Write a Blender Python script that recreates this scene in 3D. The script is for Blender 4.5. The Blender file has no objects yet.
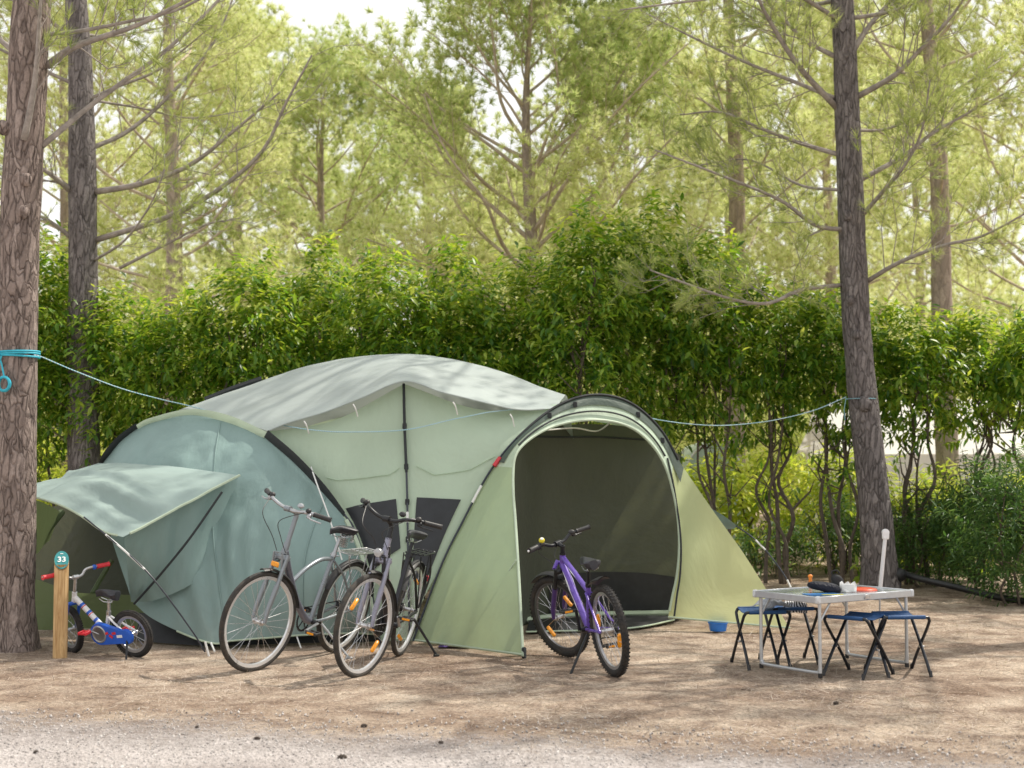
SUN_AZ_D, SUN_EL_D, SUN_E, SKY_S, HAZE = 58, 54, 5.0, 0.15, 8.2
import bpy, math, random
import numpy as np
from mathutils import Vector, Matrix, noise

random.seed(4)
RNG = np.random.default_rng(11)
scene = bpy.context.scene
COL = scene.collection
PI = math.pi
V = Vector

# ------------------------------------------------------------------ camera frame
F_PX, CAM_H, PITCH = 1422.0, 1.4, math.atan(78 / 1422.0)
cF = V((0, math.cos(PITCH), math.sin(PITCH)))
cU = V((0, -math.sin(PITCH), math.cos(PITCH)))
cR = V((1, 0, 0))
CAM = V((0, 0, CAM_H))


def ray(px, py):
    return cF + cR * ((px - 512) / F_PX) + cU * ((384 - py) / F_PX)


def at(px, py, Y):
    """world point seen at px,py that lies Y metres in front of the camera"""
    d = ray(px, py)
    return CAM + d * (Y / d.y)


def onz(px, py, z=0.0):
    d = ray(px, py)
    return CAM + d * ((z - CAM_H) / d.z)


# ------------------------------------------------------------------ materials
def nodes_of(name):
    m = bpy.data.materials.new(name)
    m.use_nodes = True
    nt = m.node_tree
    nt.nodes.clear()
    out = nt.nodes.new('ShaderNodeOutputMaterial')
    return m, nt, out


def N(nt, typ, **kw):
    n = nt.nodes.new(typ)
    for k, v in kw.items():
        if k.startswith('i_'):
            n.inputs[k[2:].replace('_', ' ')].default_value = v
        else:
            setattr(n, k, v)
    return n


def ramp(nt, fac, stops):
    r = nt.nodes.new('ShaderNodeValToRGB')
    els = r.color_ramp.elements
    while len(els) < len(stops):
        els.new(0.5)
    for e, (p, c) in zip(els, stops):
        e.position = p
        e.color = (c[0], c[1], c[2], 1)
    nt.links.new(fac, r.inputs['Fac'])
    return r.outputs['Color']


def texco(nt, scale=(1, 1, 1), kind='Object'):
    tc = nt.nodes.new('ShaderNodeTexCoord')
    mp = nt.nodes.new('ShaderNodeMapping')
    mp.inputs['Scale'].default_value = scale
    nt.links.new(tc.outputs[kind], mp.inputs['Vector'])
    return mp.outputs['Vector']


def noise_tex(nt, vec, scale, detail=4, rough=0.6, dist=0.0):
    n = nt.nodes.new('ShaderNodeTexNoise')
    n.inputs['Scale'].default_value = scale
    n.inputs['Detail'].default_value = detail
    n.inputs['Roughness'].default_value = rough
    n.inputs['Distortion'].default_value = dist
    nt.links.new(vec, n.inputs['Vector'])
    return n.outputs['Fac']


def mixc(nt, fac, a, b, mode='MIX'):
    n = nt.nodes.new('ShaderNodeMix')
    n.data_type = 'RGBA'
    n.blend_type = mode
    for sock, val in ((0, fac), (6, a), (7, b)):
        if hasattr(val, 'is_linked') or hasattr(val, 'links'):
            nt.links.new(val, n.inputs[sock])
        elif sock == 0:
            n.inputs[0].default_value = val
        else:
            n.inputs[sock].default_value = (val[0], val[1], val[2], 1)
    return n.outputs[2]


def bump(nt, height, strength, dist=0.01):
    b = nt.nodes.new('ShaderNodeBump')
    b.inputs['Strength'].default_value = strength
    b.inputs['Distance'].default_value = dist
    nt.links.new(height, b.inputs['Height'])
    return b.outputs['Normal']


def plain(name, col, rough=0.5, metal=0.0, var=0.12, scale=30, spec=0.5, bmp=0.0, dirt=0.0):
    """painted / moulded surface with a little wear"""
    m, nt, out = nodes_of(name)
    p = N(nt, 'ShaderNodeBsdfPrincipled')
    vec = texco(nt)
    nf = noise_tex(nt, vec, scale, 5)
    lo = [c * (1 - var) for c in col]
    hi = [min(1, c * (1 + var)) for c in col]
    c = ramp(nt, nf, [(0.3, lo), (0.7, hi)])
    if dirt:
        d = noise_tex(nt, vec, scale * 0.35, 6, 0.7)
        df = ramp(nt, d, [(0.45, (0, 0, 0)), (0.75, (dirt, dirt, dirt))])
        c = mixc(nt, df, c, (0.16, 0.12, 0.08))
    nt.links.new(c, p.inputs['Base Color'])
    p.inputs['Roughness'].default_value = rough
    p.inputs['Metallic'].default_value = metal
    p.inputs['Specular IOR Level'].default_value = spec
    rr = N(nt, 'ShaderNodeMapRange')
    nt.links.new(nf, rr.inputs['Value'])
    rr.inputs['To Min'].default_value = max(0.03, rough - 0.1)
    rr.inputs['To Max'].default_value = min(1, rough + 0.12)
    nt.links.new(rr.outputs[0], p.inputs['Roughness'])
    if bmp:
        nt.links.new(bump(nt, nf, bmp, 0.002), p.inputs['Normal'])
    nt.links.new(p.outputs[0], out.inputs[0])
    return m


def fabric(name, col, trans=0.25, tcol=None, wr=0.5, rough=0.55, var=0.1, stretch=(1, 1, 1), sheen=0.35, fade=None):
    """tent cloth: diffuse + light coming through, soft creases"""
    m, nt, out = nodes_of(name)
    vec = texco(nt, stretch)
    big = noise_tex(nt, vec, 1.3, 5, 0.6, 0.4)
    fine = noise_tex(nt, vec, 6.5, 3, 0.5, 0.8)
    weave = noise_tex(nt, texco(nt), 260, 2, 0.5)
    lo = [c * (1 - var) for c in col]
    hi = [min(1, c * (1 + var)) for c in col]
    c = ramp(nt, big, [(0.3, lo), (0.7, hi)])
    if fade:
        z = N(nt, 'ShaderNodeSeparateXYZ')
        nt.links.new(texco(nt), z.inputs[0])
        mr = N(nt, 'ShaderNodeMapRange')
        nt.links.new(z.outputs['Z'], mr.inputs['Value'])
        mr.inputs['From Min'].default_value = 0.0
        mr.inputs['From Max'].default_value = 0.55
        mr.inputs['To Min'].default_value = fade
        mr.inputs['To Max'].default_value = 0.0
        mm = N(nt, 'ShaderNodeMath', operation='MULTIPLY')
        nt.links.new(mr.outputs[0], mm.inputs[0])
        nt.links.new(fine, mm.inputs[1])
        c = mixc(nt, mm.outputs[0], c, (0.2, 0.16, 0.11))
    add = N(nt, 'ShaderNodeMath', operation='MULTIPLY_ADD')
    nt.links.new(fine, add.inputs[0])
    add.inputs[1].default_value = 0.10
    nt.links.new(big, add.inputs[2])
    add2 = N(nt, 'ShaderNodeMath', operation='MULTIPLY_ADD')
    nt.links.new(weave, add2.inputs[0])
    add2.inputs[1].default_value = 0.003
    nt.links.new(add.outputs[0], add2.inputs[2])
    nor = bump(nt, add2.outputs[0], wr, 0.09)
    p = N(nt, 'ShaderNodeBsdfPrincipled')
    nt.links.new(c, p.inputs['Base Color'])
    p.inputs['Roughness'].default_value = rough
    p.inputs['Specular IOR Level'].default_value = sheen
    nt.links.new(nor, p.inputs['Normal'])
    t = N(nt, 'ShaderNodeBsdfTranslucent')
    tc = tcol or col
    t.inputs['Color'].default_value = (tc[0], tc[1], tc[2], 1)
    nt.links.new(nor, t.inputs['Normal'])
    mx = N(nt, 'ShaderNodeMixShader')
    mx.inputs[0].default_value = trans
    nt.links.new(p.outputs[0], mx.inputs[1])
    nt.links.new(t.outputs[0], mx.inputs[2])
    nt.links.new(mx.outputs[0], out.inputs[0])
    return m


def leaf_mat(name, cols, trans=0.4, tcols=None, rough=0.45, spec=0.4, big=0.5):
    """foliage: every leaf its own tint, larger light and dark clumps, light through the blade"""
    m, nt, out = nodes_of(name)
    g = N(nt, 'ShaderNodeNewGeometry')
    vec = texco(nt)
    nf = noise_tex(nt, vec, big, 3)
    mixf = N(nt, 'ShaderNodeMath', operation='MULTIPLY_ADD')
    nt.links.new(g.outputs['Random Per Island'], mixf.inputs[0])
    mixf.inputs[1].default_value = 0.7
    sub = N(nt, 'ShaderNodeMath', operation='MULTIPLY_ADD')
    nt.links.new(nf, sub.inputs[0])
    sub.inputs[1].default_value = 0.9
    sub.inputs[2].default_value = -0.3
    nt.links.new(sub.outputs[0], mixf.inputs[2])
    n = len(cols)
    st = [(0.05 + 0.9 * i / (n - 1), c) for i, c in enumerate(cols)]
    c = ramp(nt, mixf.outputs[0], st)
    p = N(nt, 'ShaderNodeBsdfPrincipled')
    nt.links.new(c, p.inputs['Base Color'])
    p.inputs['Roughness'].default_value = rough
    p.inputs['Specular IOR Level'].default_value = spec
    t = N(nt, 'ShaderNodeBsdfTranslucent')
    tcols = tcols or [(min(1, a[0] * 2.0), min(1, a[1] * 1.9), a[2] * 0.8) for a in cols]
    st = [(0.05 + 0.9 * i / (n - 1), c_) for i, c_ in enumerate(tcols)]
    tc = ramp(nt, mixf.outputs[0], st)
    nt.links.new(tc, t.inputs['Color'])
    mx = N(nt, 'ShaderNodeMixShader')
    mx.inputs[0].default_value = trans
    nt.links.new(p.outputs[0], mx.inputs[1])
    nt.links.new(t.outputs[0], mx.inputs[2])
    nt.links.new(mx.outputs[0], out.inputs[0])
    return m


def bark_mat(name, plate, crack, scale=9.0, zs=0.32, strength=0.9, tint=None):
    m, nt, out = nodes_of(name)
    vec = texco(nt, (1, 1, zs))
    wob = noise_tex(nt, vec, 5, 3)
    vm = N(nt, 'ShaderNodeVectorMath', operation='MULTIPLY_ADD')
    cmb = N(nt, 'ShaderNodeCombineXYZ')
    for k in range(3):
        nt.links.new(wob, cmb.inputs[k])
    nt.links.new(cmb.outputs[0], vm.inputs[0])
    vm.inputs[1].default_value = (0.16, 0.16, 0.3)
    nt.links.new(vec, vm.inputs[2])
    vo = N(nt, 'ShaderNodeTexVoronoi', feature='DISTANCE_TO_EDGE')
    vo.inputs['Scale'].default_value = scale * 1.9
    nt.links.new(vm.outputs[0], vo.inputs['Vector'])
    vc = N(nt, 'ShaderNodeTexVoronoi')
    vc.inputs['Scale'].default_value = scale * 1.9
    nt.links.new(vm.outputs[0], vc.inputs['Vector'])
    fine = noise_tex(nt, texco(nt, (1, 1, 0.6)), 60, 6, 0.7)
    brk = noise_tex(nt, texco(nt, (1, 1, 0.5)), 14, 4, 0.7)
    dm = N(nt, 'ShaderNodeMath', operation='MULTIPLY_ADD')
    nt.links.new(brk, dm.inputs[0])
    dm.inputs[1].default_value = 0.42
    nt.links.new(vo.outputs['Distance'], dm.inputs[2])
    edge = ramp(nt, dm.outputs[0], [(0.13, (0, 0, 0)), (0.24, (0.6, 0.6, 0.6)), (0.40, (1, 1, 1))])
    sep = N(nt, 'ShaderNodeSeparateColor')
    nt.links.new(vc.outputs['Color'], sep.inputs[0])
    pc = ramp(nt, sep.outputs[0], [(0.0, [c * 0.7 for c in plate]), (0.5, plate), (1.0, tint or [c * 1.35 for c in plate])])
    pc = mixc(nt, ramp(nt, fine, [(0.35, (0.75, 0.75, 0.75)), (0.75, (0, 0, 0))]), pc, [c * 0.6 for c in plate])
    c = mixc(nt, edge, crack, pc)
    ad = N(nt, 'ShaderNodeMath', operation='MULTIPLY_ADD')
    nt.links.new(fine, ad.inputs[0])
    ad.inputs[1].default_value = 0.35
    s2 = N(nt, 'ShaderNodeSeparateColor')
    nt.links.new(edge, s2.inputs[0])
    nt.links.new(s2.outputs[0], ad.inputs[2])
    p = N(nt, 'ShaderNodeBsdfPrincipled')
    nt.links.new(c, p.inputs['Base Color'])
    p.inputs['Roughness'].default_value = 0.9
    p.inputs['Specular IOR Level'].default_value = 0.15
    nt.links.new(bump(nt, ad.outputs[0], strength, 0.02), p.inputs['Normal'])
    nt.links.new(p.outputs[0], out.inputs[0])
    return m


# ------------------------------------------------------------------ mesh building
def catmull(pts, n):
    """n points along a smooth curve through pts (any equal-length tuples)"""
    P = np.array([tuple(p) for p in pts], float)
    if len(P) == 2:
        t = np.linspace(0, 1, n)[:, None]
        return P[0] * (1 - t) + P[1] * t
    Q = np.vstack([2 * P[0] - P[1], P, 2 * P[-1] - P[-2]])
    seg = len(P) - 1
    out = []
    for u in np.linspace(0, seg, n):
        i = min(int(u), seg - 1)
        t = u - i
        a, b, c, d = Q[i], Q[i + 1], Q[i + 2], Q[i + 3]
        out.append(0.5 * ((2 * b) + (c - a) * t + (2 * a - 5 * b + 4 * c - d) * t * t + (3 * b - a - 3 * c + d) * t ** 3))
    return np.array(out)


class MB:
    def __init__(self):
        self.v, self.f = [], []

    def add(self, vs, fs):
        o = len(self.v)
        self.v.extend([tuple(p) for p in vs])
        self.f.extend([tuple(i + o for i in q) for q in fs])
        return self

    def box(self, c, s, rot=None, bev=0.0):
        hx, hy, hz = s[0] / 2, s[1] / 2, s[2] / 2
        b = min(bev, hx * 0.9, hy * 0.9, hz * 0.9)
        R = rot or Matrix.Identity(3)
        c = V(c)
        if b <= 0:
            vs = [V((x, y, z)) for x in (-hx, hx) for y in (-hy, hy) for z in (-hz, hz)]
            fs = [(0, 1, 3, 2), (4, 6, 7, 5), (0, 4, 5, 1), (2, 3, 7, 6), (0, 2, 6, 4), (1, 5, 7, 3)]
        else:
            vs, idx, fs = [], {}, []
            for sx in (-1, 1):
                for sy in (-1, 1):
                    for sz in (-1, 1):
                        for a in range(3):
                            p = [sx * (hx - b), sy * (hy - b), sz * (hz - b)]
                            p[a] = (sx * hx, sy * hy, sz * hz)[a]
                            idx[(sx, sy, sz, a)] = len(vs)
                            vs.append(V(p))
            I = idx
            for s_ in (-1, 1):
                fs.append([I[(s_, -1, -1, 0)], I[(s_, 1, -1, 0)], I[(s_, 1, 1, 0)], I[(s_, -1, 1, 0)]])
                fs.append([I[(-1, s_, -1, 1)], I[(1, s_, -1, 1)], I[(1, s_, 1, 1)], I[(-1, s_, 1, 1)]])
                fs.append([I[(-1, -1, s_, 2)], I[(1, -1, s_, 2)], I[(1, 1, s_, 2)], I[(-1, 1, s_, 2)]])
            for s1 in (-1, 1):
                for s2 in (-1, 1):
                    fs.append([I[(s1, s2, -1, 0)], I[(s1, s2, 1, 0)], I[(s1, s2, 1, 1)], I[(s1, s2, -1, 1)]])
                    fs.append([I[(s1, -1, s2, 0)], I[(s1, 1, s2, 0)], I[(s1, 1, s2, 2)], I[(s1, -1, s2, 2)]])
                    fs.append([I[(-1, s1, s2, 1)], I[(1, s1, s2, 1)], I[(1, s1, s2, 2)], I[(-1, s1, s2, 2)]])
                    for s3 in (-1, 1):
                        fs.append([I[(s1, s2, s3, 0)], I[(s1, s2, s3, 1)], I[(s1, s2, s3, 2)]])
            fixed = []
            for f in fs:
                pts = [vs[i] for i in f]
                n = (pts[1] - pts[0]).cross(pts[2] - pts[0])
                cen = sum(pts, V((0, 0, 0))) / len(pts)
                fixed.append(tuple(f) if n.dot(cen) > 0 else tuple(reversed(f)))
            fs = fixed
        return self.add([c + R @ p for p in vs], fs)

    def tube(self, pts, r, n=8, caps=True, flat=1.0):
        P = [V(p) for p in pts]
        if isinstance(r, (int, float)):
            r = [r] * len(P)
        T = []
        for i in range(len(P)):
            a, b = P[max(0, i - 1)], P[min(len(P) - 1, i + 1)]
            d = b - a
            T.append(d.normalized() if d.length > 1e-9 else V((0, 0, 1)))
        ref = V((0, 0, 1)) if abs(T[0].z) < 0.9 else V((1, 0, 0))
        nrm = T[0].cross(ref).normalized()
        vs, fs = [], []
        for i in range(len(P)):
            nrm = (nrm - T[i] * nrm.dot(T[i]))
            nrm = nrm.normalized() if nrm.length > 1e-6 else T[i].orthogonal().normalized()
            bn = T[i].cross(nrm)
            for k in range(n):
                a = 2 * PI * k / n
                vs.append(P[i] + (nrm * math.cos(a) + bn * math.sin(a) * flat) * r[i])
        for i in range(len(P) - 1):
            for k in range(n):
                k2 = (k + 1) % n
                fs.append((i * n + k, i * n + k2, (i + 1) * n + k2, (i + 1) * n + k))
        if caps:
            fs.append(tuple(reversed(range(n))))
            fs.append(tuple((len(P) - 1) * n + k for k in range(n)))
        return self.add(vs, fs)

    def lathe(self, prof, o, ax, n=24, close=False):
        """prof: (radius, height) pairs about axis ax through o"""
        ax = V(ax).normalized()
        u = ax.orthogonal().normalized()
        w = ax.cross(u)
        o = V(o)
        vs, fs = [], []
        m = len(prof)
        for (rr, h) in prof:
            for k in range(n):
                a = 2 * PI * k / n
                vs.append(o + ax * h + (u * math.cos(a) + w * math.sin(a)) * rr)
        for i in range(m if close else m - 1):
            j = (i + 1) % m
            for k in range(n):
                k2 = (k + 1) % n
                fs.append((i * n + k, i * n + k2, j * n + k2, j * n + k))
        if not close:
            if prof[0][0] > 1e-6:
                fs.append(tuple(reversed(range(n))))
            if prof[-1][0] > 1e-6:
                fs.append(tuple((m - 1) * n + k for k in range(n)))
        return self.add(vs, fs)

    def blob(self, c, s, rot=None, n=12, m=8, p=1.0, jit=0.0):
        R = rot or Matrix.Identity(3)
        c = V(c)
        sg = lambda x: math.copysign(abs(x) ** p, x)
        vs, fs = [], []
        for i in range(m + 1):
            th = PI * i / m
            for k in range(n):
                ph = 2 * PI * k / n
                q = V((sg(math.sin(th)) * sg(math.cos(ph)) * s[0], sg(math.sin(th)) * sg(math.sin(ph)) * s[1], sg(math.cos(th)) * s[2]))
                if jit:
                    q = q * (1 + jit * noise.noise(q * 9 + c * 7))
                vs.append(c + R @ q)
        for i in range(m):
            for k in range(n):
                k2 = (k + 1) % n
                fs.append((i * n + k, (i + 1) * n + k, (i + 1) * n + k2, i * n + k2))
        return self.add(vs, fs)

    def grid(self, rows):
        """rows: list of equally long point lists"""
        nr, nc = len(rows), len(rows[0])
        fs = [(i * nc + j, i * nc + j + 1, (i + 1) * nc + j + 1, (i + 1) * nc + j) for i in range(nr - 1) for j in range(nc - 1)]
        return self.add([p for r in rows for p in r], fs)

    def poly(self, pts):
        return self.add(pts, [tuple(range(len(pts)))])

    def build(self, name, mat, parent=None, off=None, sharp=40, smooth=True):
        me = bpy.data.meshes.new(name)
        vs = self.v if off is None else [(p[0] - off[0], p[1] - off[1], p[2] - off[2]) for p in self.v]
        me.from_pydata([tuple(map(float, p)) for p in vs], [], [list(map(int, f)) for f in self.f])
        me.update()
        if smooth:
            me.polygons.foreach_set('use_smooth', [True] * len(me.polygons))
            if sharp is not None:
                me.set_sharp_from_angle(angle=math.radians(sharp))
        o = bpy.data.objects.new(name, me)
        if mat:
            me.materials.append(mat)
        COL.objects.link(o)
        if parent:
            o.parent = parent
        return o


def tri_mesh(name, verts, tris, mat, parent=None, off=None, smooth=False):
    """fast path for foliage: numpy arrays in, one mesh out"""
    v = np.asarray(verts, np.float32)
    if off is not None:
        v = v - np.array(off, np.float32)
    t = np.asarray(tris, np.int32)
    me = bpy.data.meshes.new(name)
    me.vertices.add(len(v))
    me.vertices.foreach_set('co', v.ravel())
    me.loops.add(t.size)
    me.loops.foreach_set('vertex_index', t.ravel())
    me.polygons.add(len(t))
    me.polygons.foreach_set('loop_start', np.arange(0, t.size, 3, dtype=np.int32))
    try:
        me.polygons.foreach_set('loop_total', np.full(len(t), 3, np.int32))
    except Exception:
        pass
    if smooth:
        me.polygons.foreach_set('use_smooth', np.ones(len(t), bool))
    me.update(calc_edges=True)
    me.validate()
    me.materials.append(mat)
    o = bpy.data.objects.new(name, me)
    COL.objects.link(o)
    if parent:
        o.parent = parent
    return o


def tag(o, label=None, cat=None, group=None, kind=None):
    if label:
        o['label'] = label
    if cat:
        o['category'] = cat
    if group:
        o['group'] = group
    if kind:
        o['kind'] = kind
    return o


def empty(name, loc, label, cat, group=None, rotz=0.0):
    o = bpy.data.objects.new(name, None)
    COL.objects.link(o)
    o.empty_display_size = 0.2
    o.location = loc
    o.rotation_euler = (0, 0, rotz)
    return tag(o, label, cat, group)


def copy_tree(o, parent=None):
    c = o.copy()
    COL.objects.link(c)
    c.parent = parent
    for ch in list(o.children):
        copy_tree(ch, c)
    return c


def frames(dirs, rng, up=None):
    """orthonormal frames (n,3,3 columns x=dir, y, z) for direction vectors, random roll"""
    d = dirs / np.linalg.norm(dirs, axis=1, keepdims=True)
    r = rng.normal(size=d.shape) if up is None else up + 0.0 * d
    y = np.cross(d, r)
    y /= np.linalg.norm(y, axis=1, keepdims=True) + 1e-9
    z = np.cross(d, y)
    return np.stack([d, y, z], axis=2)


def stamp(tv, tt, pos, frm, scl):
    """copies of template tv,tt at pos with frames frm and scales scl"""
    n = len(pos)
    v = np.einsum('nij,kj->nki', frm, tv) * scl[:, None, None] + pos[:, None, :]
    t = tt[None] + (np.arange(n) * len(tv))[:, None, None]
    return v.reshape(-1, 3), t.reshape(-1, 3)

# ------------------------------------------------------------------ camera, light, sky
cam_d = bpy.data.cameras.new('camera')
cam = bpy.data.objects.new('camera', cam_d)
COL.objects.link(cam)
cam.location = CAM
cam.rotation_euler = (PI / 2 + PITCH, 0, 0)
cam_d.sensor_width = 36
cam_d.lens = F_PX / 1024 * 36
cam_d.clip_end = 2000
cam_d.dof.use_dof = True
cam_d.dof.focus_distance = 10.4
cam_d.dof.aperture_fstop = 2.4
scene.camera = cam

SUN_AZ, SUN_EL = math.radians(SUN_AZ_D), math.radians(SUN_EL_D)
to_sun = V((math.sin(SUN_AZ) * math.cos(SUN_EL), math.cos(SUN_AZ) * math.cos(SUN_EL), math.sin(SUN_EL)))
sd = bpy.data.lights.new('sun', 'SUN')
sd.energy = SUN_E
sd.angle = math.radians(0.53)
sd.color = (1.0, 0.93, 0.82)
so = bpy.data.objects.new('sun', sd)
COL.objects.link(so)
so.rotation_euler = to_sun.to_track_quat('Z', 'Y').to_euler()
so.location = (6, 8, 20)
w = bpy.data.worlds.new('World')
scene.world = w
w.use_nodes = True
bg = w.node_tree.nodes['Background']
sky = w.node_tree.nodes.new('ShaderNodeTexSky')
sky.sky_type = 'NISHITA'
sky.sun_disc = False
sky.sun_elevation = SUN_EL
sky.sun_rotation = SUN_AZ
sky.air_density = 1.5
sky.dust_density = 3.0
sky.ozone_density = 1.0
# bright thin haze over the blue, brighter and whiter in drifting patches
wt = w.node_tree
hz = noise_tex(wt, texco(wt, (1, 1, 2.2), 'Generated'), 2.2, 5, 0.55)
hzf = wt.nodes.new('ShaderNodeMapRange')
wt.links.new(hz, hzf.inputs['Value'])
hzf.inputs['From Min'].default_value = 0.25
hzf.inputs['From Max'].default_value = 0.75
hzf.inputs['To Min'].default_value = 0.72
hzf.inputs['To Max'].default_value = 0.95
hcol = mixc(wt, hzf.outputs[0], sky.outputs[0], (HAZE * 1.0, HAZE * 0.99, HAZE * 0.97))
wt.links.new(hcol, bg.inputs[0])
bg.inputs[1].default_value = SKY_S
scene.view_settings.view_transform = 'Standard'
scene.view_settings.look = 'None'
scene.view_settings.exposure = 0
scene.cycles.max_bounces = 10
scene.cycles.diffuse_bounces = 5
scene.cycles.transmission_bounces = 6
scene.cycles.use_adaptive_sampling = True
scene.cycles.sample_clamp_indirect = 6
scene.cycles.use_denoising = True

# ------------------------------------------------------------------ ground
def ground_z(x, y):
    return 0.010 * (noise.noise((x * 0.9, y * 0.9, 3)) + 0.6 * noise.noise((x * 3.1, y * 3.1, 8))) - 0.012


def ground_material():
    m, nt, out = nodes_of('needle_covered_earth')
    vec = texco(nt)
    big = noise_tex(nt, vec, 0.55, 5, 0.6)
    mid = noise_tex(nt, vec, 3.5, 6, 0.65, 0.6)
    fine = noise_tex(nt, vec, 55, 6, 0.75)
    fib = noise_tex(nt, texco(nt, (1, 2.4, 1)), 120, 4, 0.7, 2.5)
    c1 = ramp(nt, mid, [(0.30, (0.215, 0.163, 0.135)), (0.5, (0.44, 0.365, 0.31)), (0.70, (0.64, 0.57, 0.50))])
    c2 = ramp(nt, big, [(0.32, (0.66, 0.58, 0.53)), (0.5, (0.98, 0.95, 0.92)), (0.68, (1.18, 1.17, 1.13))])
    c = mixc(nt, 1.0, c1, c2, 'MULTIPLY')
    f = ramp(nt, fine, [(0.34, (0.25, 0.23, 0.21)), (0.50, (1, 1, 1)), (0.68, (1.5, 1.46, 1.38))])
    c = mixc(nt, 0.85, c, f, 'MULTIPLY')
    f2 = ramp(nt, fib, [(0.35, (0.6, 0.57, 0.54)), (0.6, (1.2, 1.17, 1.1))])
    c = mixc(nt, 0.8, c, f2, 'MULTIPLY')
    p = N(nt, 'ShaderNodeBsdfPrincipled')
    nt.links.new(c, p.inputs['Base Color'])
    p.inputs['Roughness'].default_value = 0.95
    p.inputs['Specular IOR Level'].default_value = 0.1
    ad = N(nt, 'ShaderNodeMath', operation='ADD')
    nt.links.new(fine, ad.inputs[0])
    nt.links.new(fib, ad.inputs[1])
    nt.links.new(bump(nt, ad.outputs[0], 0.8, 0.012), p.inputs['Normal'])
    nt.links.new(p.outputs[0], out.inputs[0])
    return m


def axis_coords(lo, hi, step, far):
    a = list(np.arange(lo, hi + 1e-6, step))
    out = [lo - d for d in reversed(far)] + a + [hi + d for d in far]
    return out


gx = axis_coords(-9, 9, 0.12, (1, 3, 8, 20, 60, 200, 600))
gy = axis_coords(4, 24, 0.12, (1, 3, 8, 20, 60, 200, 600))
g = MB()
g.grid([[(x, y, ground_z(x, y) if abs(x) < 10 and 2 < y < 26 else -0.012) for x in gx] for y in gy])
ground = tag(g.build('ground', ground_material(), sharp=None), kind='structure')


def track_material():
    m, nt, out = nodes_of('pale_gravel')
    vec = texco(nt)
    big = noise_tex(nt, vec, 1.1, 5, 0.6)
    fine = noise_tex(nt, vec, 42, 7, 0.8)
    vo = N(nt, 'ShaderNodeTexVoronoi')
    vo.inputs['Scale'].default_value = 70
    nt.links.new(vec, vo.inputs['Vector'])
    sp = N(nt, 'ShaderNodeSeparateColor')
    nt.links.new(vo.outputs['Color'], sp.inputs[0])
    c = ramp(nt, big, [(0.3, (0.38, 0.34, 0.325)), (0.7, (0.56, 0.52, 0.505))])
    c = mixc(nt, 0.8, c, ramp(nt, fine, [(0.3, (0.4, 0.38, 0.36)), (0.5, (1, 1, 1)), (0.75, (1.25, 1.24, 1.22))]), 'MULTIPLY')
    c = mixc(nt, 0.45, c, ramp(nt, sp.outputs[0], [(0, (0.6, 0.58, 0.55)), (1, (1.3, 1.3, 1.3))]), 'MULTIPLY')
    p = N(nt, 'ShaderNodeBsdfPrincipled')
    nt.links.new(c, p.inputs['Base Color'])
    p.inputs['Roughness'].default_value = 0.95
    p.inputs['Specular IOR Level'].default_value = 0.15
    ad = N(nt, 'ShaderNodeMath', operation='ADD')
    nt.links.new(fine, ad.inputs[0])
    nt.links.new(vo.outputs['Distance'], ad.inputs[1])
    nt.links.new(bump(nt, ad.outputs[0], 0.8, 0.012), p.inputs['Normal'])
    # ragged fade of gravel into the needles
    z = N(nt, 'ShaderNodeSeparateXYZ')
    nt.links.new(vec, z.inputs[0])
    e1 = noise_tex(nt, vec, 1.6, 6, 0.7)
    e2 = noise_tex(nt, vec, 22, 5, 0.8)
    s = N(nt, 'ShaderNodeMath', operation='MULTIPLY_ADD')
    nt.links.new(e1, s.inputs[0]); s.inputs[1].default_value = 1.2
    nt.links.new(z.outputs['Y'], s.inputs[2])
    s2 = N(nt, 'ShaderNodeMath', operation='MULTIPLY_ADD')
    nt.links.new(e2, s2.inputs[0]); s2.inputs[1].default_value = 1.3
    nt.links.new(s.outputs[0], s2.inputs[2])
    s3 = N(nt, 'ShaderNodeMath', operation='MULTIPLY_ADD')
    nt.links.new(z.outputs['X'], s3.inputs[0]); s3.inputs[1].default_value = 0.24
    nt.links.new(s2.outputs[0], s3.inputs[2])
    mr = N(nt, 'ShaderNodeMapRange')
    nt.links.new(s3.outputs[0], mr.inputs['Value'])
    mr.inputs['From Min'].default_value = 7.95
    mr.inputs['From Max'].default_value = 8.75
    tr = N(nt, 'ShaderNodeBsdfTransparent')
    mx = N(nt, 'ShaderNodeMixShader')
    nt.links.new(mr.outputs[0], mx.inputs[0])
    nt.links.new(p.outputs[0], mx.inputs[1])
    nt.links.new(tr.outputs[0], mx.inputs[2])
    nt.links.new(mx.outputs[0], out.inputs[0])
    return m


tx = axis_coords(-9, 9, 0.12, (3, 11, 40))
ty = [1.0, 2.0, 3.0] + list(np.arange(4, 9.0, 0.12))
g = MB()
g.grid([[(x, y, (ground_z(x, y) if abs(x) < 10 and y > 2 else -0.012) + 0.005) for x in tx] for y in ty])
track = tag(g.build('gravel_track', track_material(), sharp=None), kind='structure')

# fallen pine needles and dry grass, far too many to count
needle_tan = leaf_mat('dry_needles', [(0.13, 0.095, 0.078), (0.32, 0.255, 0.215), (0.54, 0.455, 0.395), (0.72, 0.645, 0.57)], trans=0.1, big=1.2, rough=0.8, spec=0.2)
n = 150000
yy = 6.9 + (RNG.random(n) ** 1.35) * 11.5
xx = (RNG.random(n) * 2 - 1) * (yy * 0.40 + 0.4)
keep = RNG.random(n) < np.clip((yy + xx * 0.2 - 6.95) / 0.9, 0.05, 1)
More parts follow.
